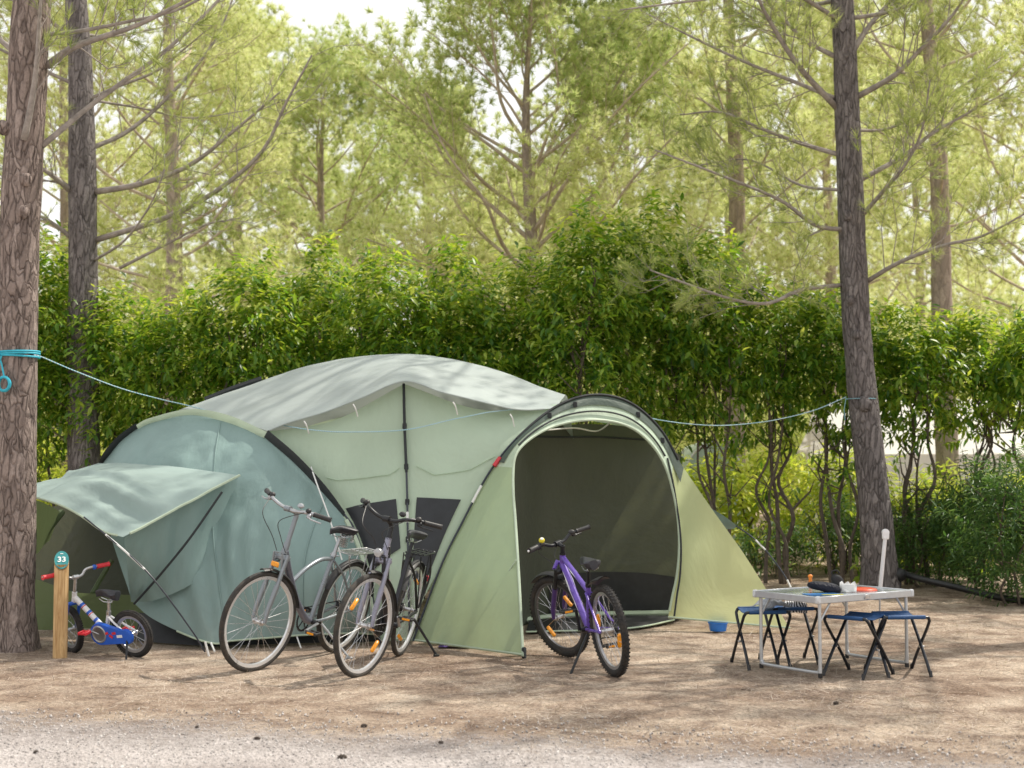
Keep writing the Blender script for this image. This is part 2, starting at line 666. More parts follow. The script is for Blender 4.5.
# patchy cover
pat = np.array([noise.noise((x * 0.8, y * 0.8, 20)) for x, y in zip(xx, yy)])
keep &= RNG.random(n) < np.clip(0.62 + pat * 1.3, 0.1, 1)
xx, yy = xx[keep], yy[keep]
n = len(xx)
zz = np.array([ground_z(x, y) for x, y in zip(xx, yy)]) + 0.003
az = RNG.random(n) * 2 * PI
tilt = RNG.normal(0.05, 0.12, n)
upr = RNG.random(n) < 0.05
tilt[upr] = RNG.random(upr.sum()) * 0.9 + 0.2
d = np.stack([np.cos(az) * np.cos(tilt), np.sin(az) * np.cos(tilt), np.sin(tilt)], 1)
fr = frames(d, RNG, np.array([0.0, 0.0, 1.0]) + RNG.normal(0, 0.25, (n, 3)))
tv = np.array([(0, -.024, 0), (0.5, -.018, 0.05), (1, 0, 0.0), (0.5, .018, 0.05), (0, .024, 0)])
tt = np.array([(0, 1, 4), (1, 3, 4), (1, 2, 3)])
v, t = stamp(tv, tt, np.stack([xx, yy, zz], 1), fr, RNG.uniform(0.022, 0.075, n))
tag(tri_mesh('pine_needle_litter', v, t, needle_tan), kind='stuff')

# gravel grains along the track and fallen twigs, uncountable
n = 30000
yy = 6.3 + RNG.random(n) ** 1.2 * 1.9
xx = (RNG.random(n) * 2 - 1) * (yy * 0.40 + 0.3)
keep = RNG.random(n) < np.clip(1.25 - (yy + xx * 0.24 - 6.3) / 1.5, 0.0, 1)
xx, yy = xx[keep], yy[keep]
n = len(xx)
zz = np.array([ground_z(x, y) for x, y in zip(xx, yy)]) + 0.006
tv = np.array([(1, 0, 0), (-1, 0, 0), (0, .8, 0), (0, -.8, 0), (.1, 0, .6), (0, .1, -.6)])
tt = np.array([(0, 2, 4), (2, 1, 4), (1, 3, 4), (3, 0, 4), (2, 0, 5), (1, 2, 5), (3, 1, 5), (0, 3, 5)])
v, t = stamp(tv, tt, np.stack([xx, yy, zz], 1), frames(RNG.normal(size=(n, 3)), RNG), 0.0022 + 0.010 * RNG.random(n) ** 5)
tag(tri_mesh('gravel_grains', v, t, leaf_mat('gravel_grain', [(0.22, 0.20, 0.19), (0.38, 0.35, 0.33), (0.52, 0.48, 0.46), (0.64, 0.61, 0.58)], trans=0.0, big=2.0, rough=0.9, spec=0.2)), kind='stuff')
n = 260
yy = 7.4 + RNG.random(n) ** 1.3 * 7
xx = (RNG.random(n) * 2 - 1) * (yy * 0.40)
zz = np.array([ground_z(x, y) for x, y in zip(xx, yy)]) + 0.006
az = RNG.random(n) * 2 * PI
d = np.stack([np.cos(az), np.sin(az), RNG.normal(0, 0.06, n)], 1)
tv = np.array([(0, -.02, 0), (0, .02, 0), (0, 0, .03), (.5, .03, .01), (.5, .07, .01), (.5, .05, .04), (1, 0, 0)])
tt = np.array([(0, 3, 5), (0, 5, 2), (1, 2, 5), (1, 5, 4), (0, 1, 4), (0, 4, 3), (3, 6, 5), (5, 6, 4), (3, 4, 6)])
v, t = stamp(tv, tt, np.stack([xx, yy, zz], 1), frames(d, RNG, np.array([0.0, 0.0, 1.0]) + 0 * d), RNG.uniform(0.03, 0.09, n))
tag(tri_mesh('twig_litter', v, t, leaf_mat('fallen_twig', [(0.12, 0.09, 0.07), (0.18, 0.14, 0.11), (0.26, 0.21, 0.17), (0.34, 0.29, 0.24)], trans=0.0, big=2.0, rough=0.9, spec=0.1)), kind='stuff')

# clods, cones and stones lying about on the foreground
cone_mat = plain('dark_cone', (0.06, 0.045, 0.035), 0.9, var=0.4, scale=40)
stone_mat = plain('grey_stone', (0.33, 0.30, 0.28), 0.9, var=0.3, scale=30, bmp=0.4)
for (px, py, s, lab) in ((700, 750, .03, 'dark pine cone lying alone at the track edge below the table'),):
    pass
debris = [
    (257, 738, .036, 'small dark pine cone on gravel, straight below the first adult bicycle'),
    (197, 727, .030, 'small dark pine cone on the track edge left of two others'),
    (364, 725, .036, 'dark pine cone on the needle edge, below the dark city bicycle'),
    (441, 741, .034, 'dark pine cone on the gravel, rightmost of the four cones on the left'),
    (342, 756, .050, 'flat dark clod of earth on the gravel nearest the camera'),
    (36, 752, .035, 'small dark clod at the lower left corner of the track'),
    (836, 703, .040, 'dark twig-like cone lying below the two right stools'),
]
for i, (px, py, s, lab) in enumerate(debris):
    q = onz(px, py)
    b = MB()
    s *= 0.62
    b.blob((0, 0, s * 0.35), (s * 0.75, s * 0.5, s * 0.42), n=12, m=8, jit=0.5)
    for k in range(26):      # cone scales
        a, h = k * 2.4, (k / 26) * 2 - 1
        rr = math.sqrt(max(0, 1 - h * h))
        c = V((h * s * 0.7, math.cos(a) * rr * s * 0.5, s * 0.35 + math.sin(a) * rr * s * 0.42))
        b.box(c, (s * 0.25, s * 0.22, s * 0.1), Matrix.Rotation(a, 3, 'X') @ Matrix.Rotation(0.5, 3, 'Y'))
    o = b.build('pine_cone', cone_mat)
    o.location = (q.x, q.y, ground_z(q.x, q.y))
    o.rotation_euler = (0, 0, i * 1.7)
    tag(o, lab, 'pine cone', 'cones and clods on the ground')

# ------------------------------------------------------------------ the tent
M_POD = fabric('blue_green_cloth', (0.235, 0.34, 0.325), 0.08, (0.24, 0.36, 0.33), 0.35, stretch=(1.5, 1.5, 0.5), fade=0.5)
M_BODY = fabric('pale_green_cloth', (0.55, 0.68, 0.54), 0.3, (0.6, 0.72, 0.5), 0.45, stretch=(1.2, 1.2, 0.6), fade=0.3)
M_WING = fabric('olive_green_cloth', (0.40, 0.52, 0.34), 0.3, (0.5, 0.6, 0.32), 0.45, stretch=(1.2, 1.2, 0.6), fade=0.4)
M_WINGR = fabric('sunlit_wing_cloth', (0.66, 0.75, 0.42), 0.55, (0.95, 0.99, 0.55), 0.3, stretch=(1.2, 1.2, 0.6), fade=0.3)  # brighter copy of the wing cloth, the sun's glow put into its colours
M_TARP = fabric('grey_white_cloth', (0.42, 0.475, 0.46), 0.2, (0.52, 0.57, 0.53), 0.25, stretch=(0.8, 1.6, 1))
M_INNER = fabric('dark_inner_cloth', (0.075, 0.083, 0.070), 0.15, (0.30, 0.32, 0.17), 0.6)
M_OLIVE = fabric('floor_cloth', (0.17, 0.215, 0.115), 0.3, (0.26, 0.33, 0.14), 0.5)
M_SLEEVE = plain('black_sleeve', (0.022, 0.026, 0.028), 0.7, var=0.3)
M_DSLEEVE = fabric('dark_sleeve_cloth', (0.085, 0.115, 0.095), 0.15, None, 0.5)
M_SEAM = fabric('pale_seam', (0.50, 0.60, 0.46), 0.1, None, 0.3)
M_POLE = plain('dark_fibre_pole', (0.03, 0.035, 0.05), 0.35, var=0.2)
M_WHITE = plain('white_plastic', (0.78, 0.78, 0.76), 0.45, var=0.05)
M_MESH = plain('window_mesh', (0.012, 0.014, 0.017), 0.4, var=0.5, scale=7)
M_SKIRT = plain('black_groundsheet', (0.020, 0.021, 0.024), 0.6, var=0.4, scale=9)
M_RED = plain('red_tab', (0.6, 0.04, 0.06), 0.5)

TB = V((-0.9, 11.8, 0))
tent = empty('family_tent', TB, 'large pale green and blue-green family tent with grey roof cover, arched porch on its right', 'tent')


def cur(pts, n):
    return [V(p) for p in catmull([tuple(at(*p)) for p in pts], n)]


def cloth(name, mat, top, bot, nu, nv, bulge=0.0, wob=0.012, freq=(3, 3, 1.2), seed=0, mids=None, ends=0.0, sag=0.0, gather=0.0, fold=None):
    """surface lofted between two (or more) curves, bulged and creased"""
    if len(top) != nu:
        top = [V(p) for p in catmull(top, nu)]
        bot = [V(p) for p in catmull(bot, nu)]
    cs = [top] + [[V(p) for p in catmull(m_, nu)] for m_ in (mids or [])] + [bot]
    rows = []
    cols = [[V(p) for p in catmull([tuple(c[i]) for c in cs], nv)] for i in range(nu)]
    for j in range(nv):
        rows.append([cols[i][j] for i in range(nu)])
    nrm = []
    for j in range(nv):
        r = []
        for i in range(nu):
            du = rows[j][min(nu - 1, i + 1)] - rows[j][max(0, i - 1)]
            dv = rows[min(nv - 1, j + 1)][i] - rows[max(0, j - 1)][i]
            n_ = du.cross(dv)
            n_ = n_.normalized() if n_.length > 1e-9 else V((0, -1, 0))
            if n_.dot(CAM - rows[j][i]) < 0:
                n_ = -n_
            r.append(n_)
        nrm.append(r)
    out = []
    for j in range(nv):
        s = j / (nv - 1)
        r = []
        for i in range(nu):
            u = i / (nu - 1)
            p = rows[j][i]
            e = min(1, 6 * min(s, 1 - s) + ends) * min(1, 6 * min(u, 1 - u) + ends)
            k = bulge * math.sin(PI * s) * math.sin(PI * u)
            q = V((p.x * freq[0], p.y * freq[1], p.z * freq[2])) + V((seed * 7.3, 0, 0))
            k += wob * e * (noise.noise(q) + 0.5 * noise.noise(q * 2.3))
            if gather:
                k += gather * math.sin(u * nu * 0.9 + 2 * noise.noise((u * 6, s, seed))) * s * s * e
            if fold:
                k += fold(u, s)
            p = p + nrm[j][i] * k
            p = p + V((0, 0, -sag * math.sin(PI * u) * math.sin(PI * s)))
            r.append(p)
        out.append(r)
    b = MB()
    b.grid(out)
    return b.build(name, mat, tent, TB, sharp=None), out


def line(name, mat, pts, r, parent=None, n=6, m=24):
    b = MB()
    b.tube(catmull([tuple(p) for p in pts], m), r, n)
    return b.build(name, mat, parent or tent, TB if parent is None or parent == tent else TB)


def strip(name, mat, a, b_, lift, n=40, th=0.0):
    """band of cloth between two curves, lifted towards the viewer"""
    A = [V(p) for p in catmull(a, n)]
    B = [V(p) for p in catmull(b_, n)]
    rows = []
    for k in range(4):
        s = k / 3
        rows.append([A[i].lerp(B[i], s) + (CAM - A[i]).normalized() * (lift + 0.012 * math.sin(PI * s)) for i in range(n)])
    m = MB()
    m.grid(rows)
    return m.build(name, mat, tent, TB, sharp=None)


# left bedroom pod: arch pole and the cloth hanging from it to the pegged hem
ARCH = [(381, 641, 11.1), (371, 600, 11.15), (352, 535, 11.3), (325, 488, 11.5), (297, 458, 11.65), (265, 432, 11.8), (228, 418, 12.0),
        (190, 412, 12.15), (150, 420, 12.3), (122, 437, 12.4), (103, 460, 12.5)]
HEM = [(378, 634, 11.1), (352, 633, 11.06), (326, 634, 11.03), (300, 635, 11.0), (276, 637, 10.95), (250, 639, 10.9), (228, 641, 10.85),
       (211, 643, 10.8), (180, 632, 10.92), (150, 617, 11.05), (132, 601, 11.2)]
arch_c, hem_c = cur(ARCH, 90), cur(HEM, 90)
MID = [a.lerp(b, 0.5) + V((-0.05, -0.10, 0.05)) for a, b in zip(arch_c, hem_c)]
pod, pod_rows = cloth('bedroom_pod', M_POD, arch_c, hem_c, 90, 60, 0.07, 0.022, (6, 6, 0.8), 1, mids=[MID], gather=0.02)
# far side and end of the pod (only seen from the side)
BACKHEM = [(132, 601, 12.9), (90, 605, 13.4), (60, 608, 13.3)]
cloth('pod_back', M_POD, cur([(190, 412, 12.15), (150, 420, 12.3), (122, 437, 12.4), (103, 460, 12.5), (88, 520, 12.6)], 20),
      cur([(160, 597, 14.0), (140, 598, 13.9), (110, 600, 13.8), (88, 604, 13.5), (70, 612, 13.2)], 20), 20, 12, -0.02, seed=3)
# sleeves over the arch pole
strip('arch_sleeve', M_SLEEVE, cur([(268, 430, 11.72), (297, 455, 11.55), (325, 485, 11.4), (345, 512, 11.25)], 20),
      cur([(264, 437, 11.76), (293, 462, 11.6), (321, 491, 11.45), (344, 517, 11.28)], 20), 0.03)
strip('arch_sleeve', M_SLEEVE, cur([(136, 423, 12.3), (118, 436, 12.35), (104, 452, 12.42), (97, 466, 12.5)], 20),
      cur([(139, 428, 12.35), (122, 441, 12.4), (109, 456, 12.46), (101, 466, 12.52)], 20), 0.03)
strip('arch_piping', M_SEAM, cur([(267, 432, 11.74), (228, 415, 11.95), (190, 409, 12.1), (150, 418, 12.25), (136, 425, 12.3)], 30),
      cur([(264, 438, 11.76), (228, 423, 11.98), (190, 415, 12.12), (152, 423, 12.28), (138, 429, 12.32)], 30), 0.02)
line('arch_pole', M_POLE, cur([(344, 514, 11.24), (354, 529, 11.22), (366, 565, 11.12), (375, 610, 11.06), (380, 643, 11.04)], 16), 0.009)
line('seam_tape', M_SEAM, cur([(346, 520, 11.2), (358, 545, 11.16), (368, 580, 11.1), (376, 628, 11.04)], 12), [0.02] * 24, n=4)
line('guy_line', M_WHITE, cur([(311, 467, 11.5), (318, 487, 11.3), (330, 520, 11.15), (342, 560, 11.05)], 8), 0.006)
# hem tape along the bottom edge
line('hem_tape', M_SEAM, [V(p) + V((0, -0.012, 0.0)) for p in hem_c[:78:6]], 0.008, m=60)
# black skirt behind the hem
b = MB()
b.grid([[V((p.x, p.y + 0.10 + z * 0.7, z)) for p in hem_c] for z in (0.0, 0.09, 0.2)])
b.build('ground_skirt', M_SKIRT, tent, TB, sharp=None)

# awning over the pod door
OUT = [(8, 492, 11.3), (37, 498, 11.05), (62, 506, 10.9), (84, 518, 10.75), (104, 532, 10.6), (123, 537, 10.5)]
INN = [(96, 462, 12.35), (120, 462, 12.0), (150, 464, 11.75), (180, 466, 11.55), (210, 470, 11.4), (238, 474, 11.2)]
M_AWN = fabric('sunlit_awning_cloth', (0.36, 0.46, 0.435), 0.25, (0.36, 0.48, 0.44), 0.3)  # paler than the pod cloth: direct sun on the awning is put into the colour


def awning_folds(u, s):
    e = lambda c, w_: math.exp(-((s - c) / w_) ** 2)
    r = max(0.0, min(1.0, (u - 0.25) * 2.2))
    l = 1 - 0.5 * r
    q = min(1.0, (1 - u) * 7) ** 0.7 * min(1.0, (1 - s) * 9 + 0.15)
    return q * (r * (0.045 * e(0.66 - 0.10 * (u - 0.6), 0.05) - 0.045 * e(0.76 - 0.08 * (u - 0.6), 0.045) + 0.035 * e(0.87, 0.04))
            + 0.018 * e(0.35 + 0.25 * u, 0.04) - 0.016 * e(0.45 + 0.2 * u, 0.05) + 0.015 * l * math.sin(9 * s + 5 * u) * s)


awn, awn_rows = cloth('door_awning', M_AWN, [p + V((0, 0.07, -0.01)) for p in cur(INN, 50)], cur(OUT, 50), 50, 36, 0.06, 0.020, (2.2, 7, 7), 5, sag=-0.02, ends=0.3, fold=awning_folds)
line('awning_seam', M_SEAM, [awn_rows[j][-1] + (CAM - awn_rows[j][-1]).normalized() * 0.012 for j in range(0, 36, 3)], [0.011] * 24, n=5)
line('awning_seam', M_SEAM, [awn_rows[-1][i] + V((0, -0.006, 0.004)) for i in range(2, 50, 4)], [0.009] * 24, n=5)
# soft panel hanging under the awning edge
cloth('door_side_panel', M_POD, cur([(238, 475, 11.42), (200, 494, 11.06), (160, 516, 10.78), (124, 538, 10.55)], 40),
      cur([(222, 560, 11.25), (190, 585, 11.0), (155, 600, 10.98), (131, 602, 11.05)], 40), 40, 26, 0.0, 0.03, (6, 6, 1.2), 9, gather=0.016)
line('strap', M_SLEEVE, cur([(222, 492, 11.0), (190, 538, 10.86), (160, 575, 10.86), (134, 604, 10.95)], 10), 0.009)
gl = cur([(84, 517, 10.72), (112, 540, 10.5), (150, 575, 10.4), (190, 628, 10.45), (205, 652, 10.48)], 16)
line('awning_guy', M_POLE, gl, 0.006)
line('awning_guy', M_WHITE, [gl[3], gl[5], gl[7]], 0.0075)
line('tent_peg', M_WHITE, [V((gl[-1].x, gl[-1].y, 0.09)), V((gl[-1].x + 0.03, gl[-1].y, -0.02))], 0.008)
line('tent_peg', M_WHITE, [at(211, 643, 10.79), V((at(214, 652, 10.6).x, 10.62, 0.0))], 0.008)
line('tent_peg', M_WHITE, [at(297, 637, 10.96), V((at(300, 650, 10.75).x, 10.8, 0.0))], 0.006)
# inside the open bedroom door
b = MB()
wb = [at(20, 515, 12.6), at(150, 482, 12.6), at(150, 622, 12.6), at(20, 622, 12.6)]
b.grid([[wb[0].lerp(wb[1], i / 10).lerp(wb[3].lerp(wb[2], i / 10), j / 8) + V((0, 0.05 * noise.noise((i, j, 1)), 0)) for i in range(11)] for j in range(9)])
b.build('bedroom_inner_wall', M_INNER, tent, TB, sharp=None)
cloth('bedroom_floor_wall', M_OLIVE, cur([(22, 575, 11.75), (45, 582, 11.75), (75, 592, 11.7), (110, 594, 11.65), (150, 596, 11.6)], 24),
      cur([(22, 629, 11.9), (45, 630, 11.85), (75, 629, 11.85), (110, 628, 11.8), (150, 630, 11.6)], 24), 24, 10, 0.0, 0.02, (3, 3, 3), 4, ends=0.3)
cloth('bedroom_end_wall', M_OLIVE, cur([(10, 494, 11.35), (36, 500, 11.6), (54, 508, 12.0), (60, 512, 12.3)], 12),
      cur([(10, 560, 11.5), (34, 556, 11.7), (44, 545, 12.0), (50, 540, 12.3)], 12), 12, 14, 0.0, 0.02, seed=6)
line('inner_tape', M_OLIVE, cur([(112, 560, 11.9), (100, 580, 11.85), (92, 594, 11.72)], 6), 0.022)
line('inner_tape', M_OLIVE, cur([(62, 512, 12.3), (48, 530, 12.1), (36, 548, 12.0)], 6), 0.03)

# middle of the tent: corner pole with a cloth panel on each side
POLE = [(404, 384, 11.7), (405, 430, 11.58), (407, 480, 11.42), (408, 530, 11.28), (409, 590, 11.16), (410, 641, 11.1)]
pole_c = cur(POLE, 50)
archR = cur([(265, 432, 11.8), (297, 458, 11.65), (325, 488, 11.5), (352, 535, 11.3), (371, 600, 11.15), (381, 641, 11.1)], 50)
panelL, pl_rows = cloth('side_panel', M_BODY, archR, pole_c, 50, 40, 0.05, 0.012, (2.5, 2.5, 2.5), 12, ends=0.0,
                        mids=[[a.lerp(c, 0.5) + V((0, 0, -0.10 * (1 - i / 49) ** 3)) for i, (a, c) in enumerate(zip(archR, pole_c))]])
HOOP = [(413, 641, 11.1), (422, 603, 11.12), (441, 566, 11.2), (462, 523, 11.3), (488, 475, 11.42), (518, 437, 11.55), (558, 405, 11.8),
        (595, 394, 12.0), (630, 402, 12.15), (660, 428, 12.35), (681, 463, 12.45)]
hoopL = cur([(560, 404, 11.82), (540, 418, 11.68), (514, 442, 11.53), (488, 475, 11.42), (462, 523, 11.3), (441, 566, 11.2), (422, 603, 11.12), (413, 641, 11.1)], 50)
panelR, pr_rows = cloth('side_panel', M_BODY, pole_c, hoopL, 50, 40, 0.04, 0.012, (2.5, 2.5, 2.5), 13,
                        mids=[[a.lerp(c, 0.5) + V((0, 0.0, -0.13 * (1 - i / 49) ** 3)) for i, (a, c) in enumerate(zip(pole_c, hoopL))]])
line('corner_pole', M_POLE, [p + V((0, -0.03, 0)) for p in pole_c[::3]], 0.0095, m=40)
for k in (9, 17, 24, 31):
    b = MB()
    b.box(pole_c[k] + V((0, -0.03, 0)), (0.035, 0.02, 0.05), bev=0.006)
    b.build('pole_clip', M_SLEEVE, tent, TB)
line('pole_sleeve', M_SLEEVE, [p + V((0, -0.032, 0)) for p in pole_c[0:19:3]], 0.013)
line('pole_joint', M_WHITE, [pole_c[26] + V((0, -0.03, 0)), pole_c[28] + V((0, -0.03, 0))], 0.0115)


def surf_patch(name, mat, rows, quad, lift=0.014, n=14):
    """cloth patch following a cloth surface; quad = 4 (row, col) corners in 0..1"""
    nr, nc = len(rows), len(rows[0])

    def sample(s, u):
        y, x = max(0, min(nr - 1.001, s * (nr - 1))), max(0, min(nc - 1.001, u * (nc - 1)))
        j, i = int(y), int(x)
        a = rows[j][i].lerp(rows[j][i + 1], x - i)
        c = rows[j + 1][i].lerp(rows[j + 1][i + 1], x - i)
        return a.lerp(c, y - j)
    g_ = []
    for j in range(n):
        r = []
        for i in range(n):
            a, c = j / (n - 1), i / (n - 1)
            s = (quad[0][0] * (1 - c) + quad[1][0] * c) * (1 - a) + (quad[3][0] * (1 - c) + quad[2][0] * c) * a
            u = (quad[0][1] * (1 - c) + quad[1][1] * c) * (1 - a) + (quad[3][1] * (1 - c) + quad[2][1] * c) * a
            p = sample(s, u)
            r.append(p + (CAM - p).normalized() * lift)
        g_.append(r)
    b = MB()
    b.grid(g_)
    return b.build(name, mat, tent, TB, sharp=None)


# dark mesh windows at the foot of the panels (rows run arch->pole / pole->hoop, columns run top->bottom)
surf_patch('mesh_window', M_MESH, pl_rows, [(0.10, 0.50), (0.85, 0.475), (0.85, 0.66), (0.16, 0.72)])
surf_patch('mesh_window', M_MESH, pr_rows, [(0.13, 0.475), (0.80, 0.50), (0.72, 0.80), (0.13, 0.76)])
line('hem_tape', M_SEAM, [pole_c[-1] + V((-0.2, -0.02, 0.02)), pole_c[-1] + V((0.02, -0.03, 0.02))], 0.01)

# grey roof cover draped from the left arch over the corner pole to the porch hoop
RIDGE = [(178, 412, 12.7), (215, 399, 12.85), (250, 387, 12.95), (300, 370, 13.0), (350, 360, 13.0), (405, 357, 12.95), (450, 361, 12.85),
         (500, 373, 12.7), (540, 389, 12.5), (568, 400, 12.3)]
FRONT = [(267, 431, 11.66), (284, 424, 11.62), (300, 419, 11.6), (327, 411, 11.58), (365, 396, 11.53), (404, 381, 11.5), (440, 391.5, 11.48),
         (485, 402.5, 11.52), (520, 409.5, 11.58), (557, 408, 11.70)]
ridge_c, front_c = cur(RIDGE, 80), [p + V((0, 0.05, 0)) for p in cur(FRONT, 80)]
back_c = [p + V((0.1, 0.85, -0.45)) for p in ridge_c]
roofmid = [a.lerp(b_, 0.5) + V((0, 0, 0.045)) for a, b_ in zip(ridge_c, front_c)]
tarp, tarp_rows = cloth('roof_cover', M_TARP, back_c, front_c, 80, 44, 0, 0.005, (2.5, 3, 2), 21, mids=[ridge_c, roofmid], ends=0.25)
line('roof_hem', M_TARP, [p + V((0, -0.004, 0)) for p in front_c[::4]], 0.007, m=70)
line('roof_edge', M_SLEEVE, cur([(205, 400, 12.95), (235, 388, 13.0), (262, 379, 13.05)], 10), 0.03)
for (px, py, Y) in ((304, 421, 11.55), (353, 404, 11.5), (453, 402, 11.45), (510, 414, 11.55)):
    p = at(px, py, Y)
    line('roof_tie', M_WHITE, [p, p + V((0.02, 0.0, -0.035)), p + V((0.035, 0.04, -0.10))], 0.006)
# hidden rear of the middle, so that the tent is closed
cloth('rear_wall', M_BODY, back_c, cur([(150, 596, 14.2), (250, 592, 14.5), (400, 590, 14.9), (560, 590, 14.9), (640, 592, 14.6)], 40), 40, 16, -0.03, seed=30)

# porch: hoop, cloth between hoop and door opening, side wings pegged out
H = [(413, 641, 11.1), (441, 566, 11.2), (462, 523, 11.3), (489, 473, 11.42), (519, 436, 11.55), (558, 405, 11.8), (595, 394, 12.0), (630, 402, 12.15),
     (660, 428, 12.35), (682, 465, 12.45), (712, 509, 12.4), (742, 551, 12.2), (768, 592, 12.0), (790, 629, 11.75)]
O = [(523, 656, 10.3), (519, 580, 10.65), (516, 530, 10.9), (513, 474, 11.18), (521, 447, 11.32), (555, 426, 11.6), (598, 420, 11.85), (635, 430, 12.0),
     (662, 460, 12.12), (675, 502, 12.15), (679, 540, 12.12), (677, 573, 12.08), (672, 597, 12.04), (668, 618, 12.0)]
h_c, o_c = cur(H, 120), cur(O, 120)
k0 = int(120 * 3.2 / 13)
k1 = int(120 * 8.6 / 13)
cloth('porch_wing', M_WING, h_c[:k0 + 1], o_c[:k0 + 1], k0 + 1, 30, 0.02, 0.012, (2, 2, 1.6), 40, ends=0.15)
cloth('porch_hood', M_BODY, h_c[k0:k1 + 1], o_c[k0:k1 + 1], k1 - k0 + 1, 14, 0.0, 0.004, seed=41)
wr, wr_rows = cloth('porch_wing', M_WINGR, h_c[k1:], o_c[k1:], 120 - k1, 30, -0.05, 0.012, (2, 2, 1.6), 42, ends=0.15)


def between(a, c, s, i0, i1, st=3, lift=0.012):
    return [a[i].lerp(c[i], s) + (CAM - a[i]).normalized() * lift for i in range(i0, i1, st)]


# dark sleeve on the hoop, black zip lines round the door, pale piping at the opening
kk0, kk1 = int(120 * 3.3 / 13), int(120 * 9.1 / 13)
strip('porch_sleeve', M_DSLEEVE, [p for p in h_c[kk0:kk1]], [a.lerp(c, 0.42) if i < 40 else a.lerp(c, 0.40) for i, (a, c) in enumerate(zip(h_c[kk0:kk1], o_c[kk0:kk1]))], 0.016, n=60)
line('hoop_pole', M_POLE, between(h_c, o_c, 0.0, 0, kk0 + 14, 3, 0.03), 0.0095, m=50)
line('hoop_pole', M_SLEEVE, between(h_c, o_c, 0.02, kk0 + 6, kk1 - 2, 3, 0.035), 0.011, m=60)
line('pole_joint', M_WHITE, between(h_c, o_c, 0.0, 22, 26, 1, 0.034), 0.0115, m=6)
line('pole_tab', M_RED, between(h_c, o_c, 0.02, kk0 - 1, kk0 + 2, 1, 0.04), 0.018, m=6)
line('door_zip', M_SLEEVE, between(h_c, o_c, 0.66, kk0 + 6, kk1 - 8, 3, 0.03), 0.008, m=60)
zz_ = [o_c[i].lerp(h_c[i], 0.05) + (CAM - o_c[i]).normalized() * 0.03 for i in range(76, 120, 3)]
line('door_zip', M_SLEEVE, [h_c[76].lerp(o_c[76], 0.6) + V((0, -0.03, 0)), h_c[80].lerp(o_c[80], 0.85) + V((0, -0.03, 0))] + zz_[3:], 0.009, m=60)
line('door_edge', M_SEAM, [p + V((0, -0.01, 0)) for p in o_c[::4]], 0.011, m=110)
# rolled door roll at the right edge
0 and line('rolled_door', M_BODY, [o_c[i] + V((-0.05, 0.03, 0)) for i in range(84, 119, 3)], [0.034 + 0.004 * math.sin(i * 0.9) for i in range(30)], n=9, m=30)
line('wing_seam', M_SEAM, cur([(516, 560, 10.72), (498, 588, 10.78), (478, 618, 10.85), (464, 644, 10.9)], 8), 0.005)
for s in (-1, 1):
    for i in (50, 66, 74) if s > 0 else (44,):
        p = h_c[i].lerp(o_c[i], 0.3) + (CAM - h_c[i]).normalized() * 0.035
        b = MB(); b.box(p, (0.035, 0.02, 0.05), bev=0.005); b.build('pole_clip', M_SLEEVE, tent, TB)
# lower hems
line('hem_tape', M_SEAM, [h_c[0].lerp(o_c[0], t_) + V((0, -0.012, 0.012)) for t_ in (0, .25, .5, .75, 1)], 0.008)
line('hem_tape', M_SEAM, [h_c[-1].lerp(o_c[-1], t_) + V((0, -0.01, 0.01)) for t_ in (0, .25, .5, .75, 1)], 0.008)
b = MB(); p = onz(524, 657); b.box((p.x, p.y, 0.03), (0.035, 0.035, 0.08), bev=0.008); b.tube([(p.x, p.y - 0.02, 0.07), (p.x + 0.01, p.y - 0.05, 0.0)], 0.008)
b.build('tent_peg', M_SLEEVE, tent, TB)
# vault over the porch towards the back
cloth('porch_vault', M_BODY, h_c[int(120 * 5.4 / 13):int(120 * 8.4 / 13)], cur([(600, 420, 13.6), (630, 426, 13.9), (660, 445, 14.0)], 30), 30, 16, 0, 0.006, seed=50)
cloth('vault_top', M_BODY, cur([(540, 400, 12.4), (570, 402, 12.3), (600, 400, 12.2), (630, 408, 12.3)], 16), cur([(540, 420, 14.0), (580, 420, 13.9), (610, 424, 13.8), (640, 432, 13.9)], 16), 16, 10, seed=51)
# dark inner wall at the back of the porch
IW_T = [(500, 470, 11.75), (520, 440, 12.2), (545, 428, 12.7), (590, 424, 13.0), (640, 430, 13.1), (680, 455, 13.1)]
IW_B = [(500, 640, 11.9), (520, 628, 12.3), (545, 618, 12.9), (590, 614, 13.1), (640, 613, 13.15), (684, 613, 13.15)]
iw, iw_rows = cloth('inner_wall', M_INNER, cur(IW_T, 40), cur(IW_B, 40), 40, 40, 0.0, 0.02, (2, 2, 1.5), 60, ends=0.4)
line('inner_seam', M_SLEEVE, cur([(530, 436, 12.5), (560, 437, 12.7), (600, 437, 12.95), (650, 440, 13.0)], 10), 0.012)
line('inner_cord', M_WHITE, cur([(548, 430, 12.0), (575, 428, 12.4), (597, 431, 12.6), (612, 421, 12.2)], 10), 0.007)
surf_patch('inner_window', M_SKIRT, iw_rows, [(0.78, 0.42), (0.78, 0.96), (0.985, 0.96), (0.985, 0.42)], 0.02)
line('door_sill', M_SEAM, cur([(524, 620, 12.5), (560, 616, 12.8), (610, 614, 12.95), (670, 613, 12.95)], 10), [0.028] * 24, n=6)
b = MB()
q = [onz(526, 634), onz(600, 632), onz(640, 629), onz(674, 622), onz(690, 613.5), onz(620, 613.5), onz(560, 616), onz(530, 620)]
b.grid([[V((a.x, a.y, 0.012)) for a in q[:4]], [V((a.x, a.y, 0.02)) for a in reversed(q[4:])]])
b.build('groundsheet', M_SKIRT, tent, TB)
line('groundsheet_edge', M_SEAM, [V((a.x, a.y, 0.018)) for a in q[:4]], 0.008)
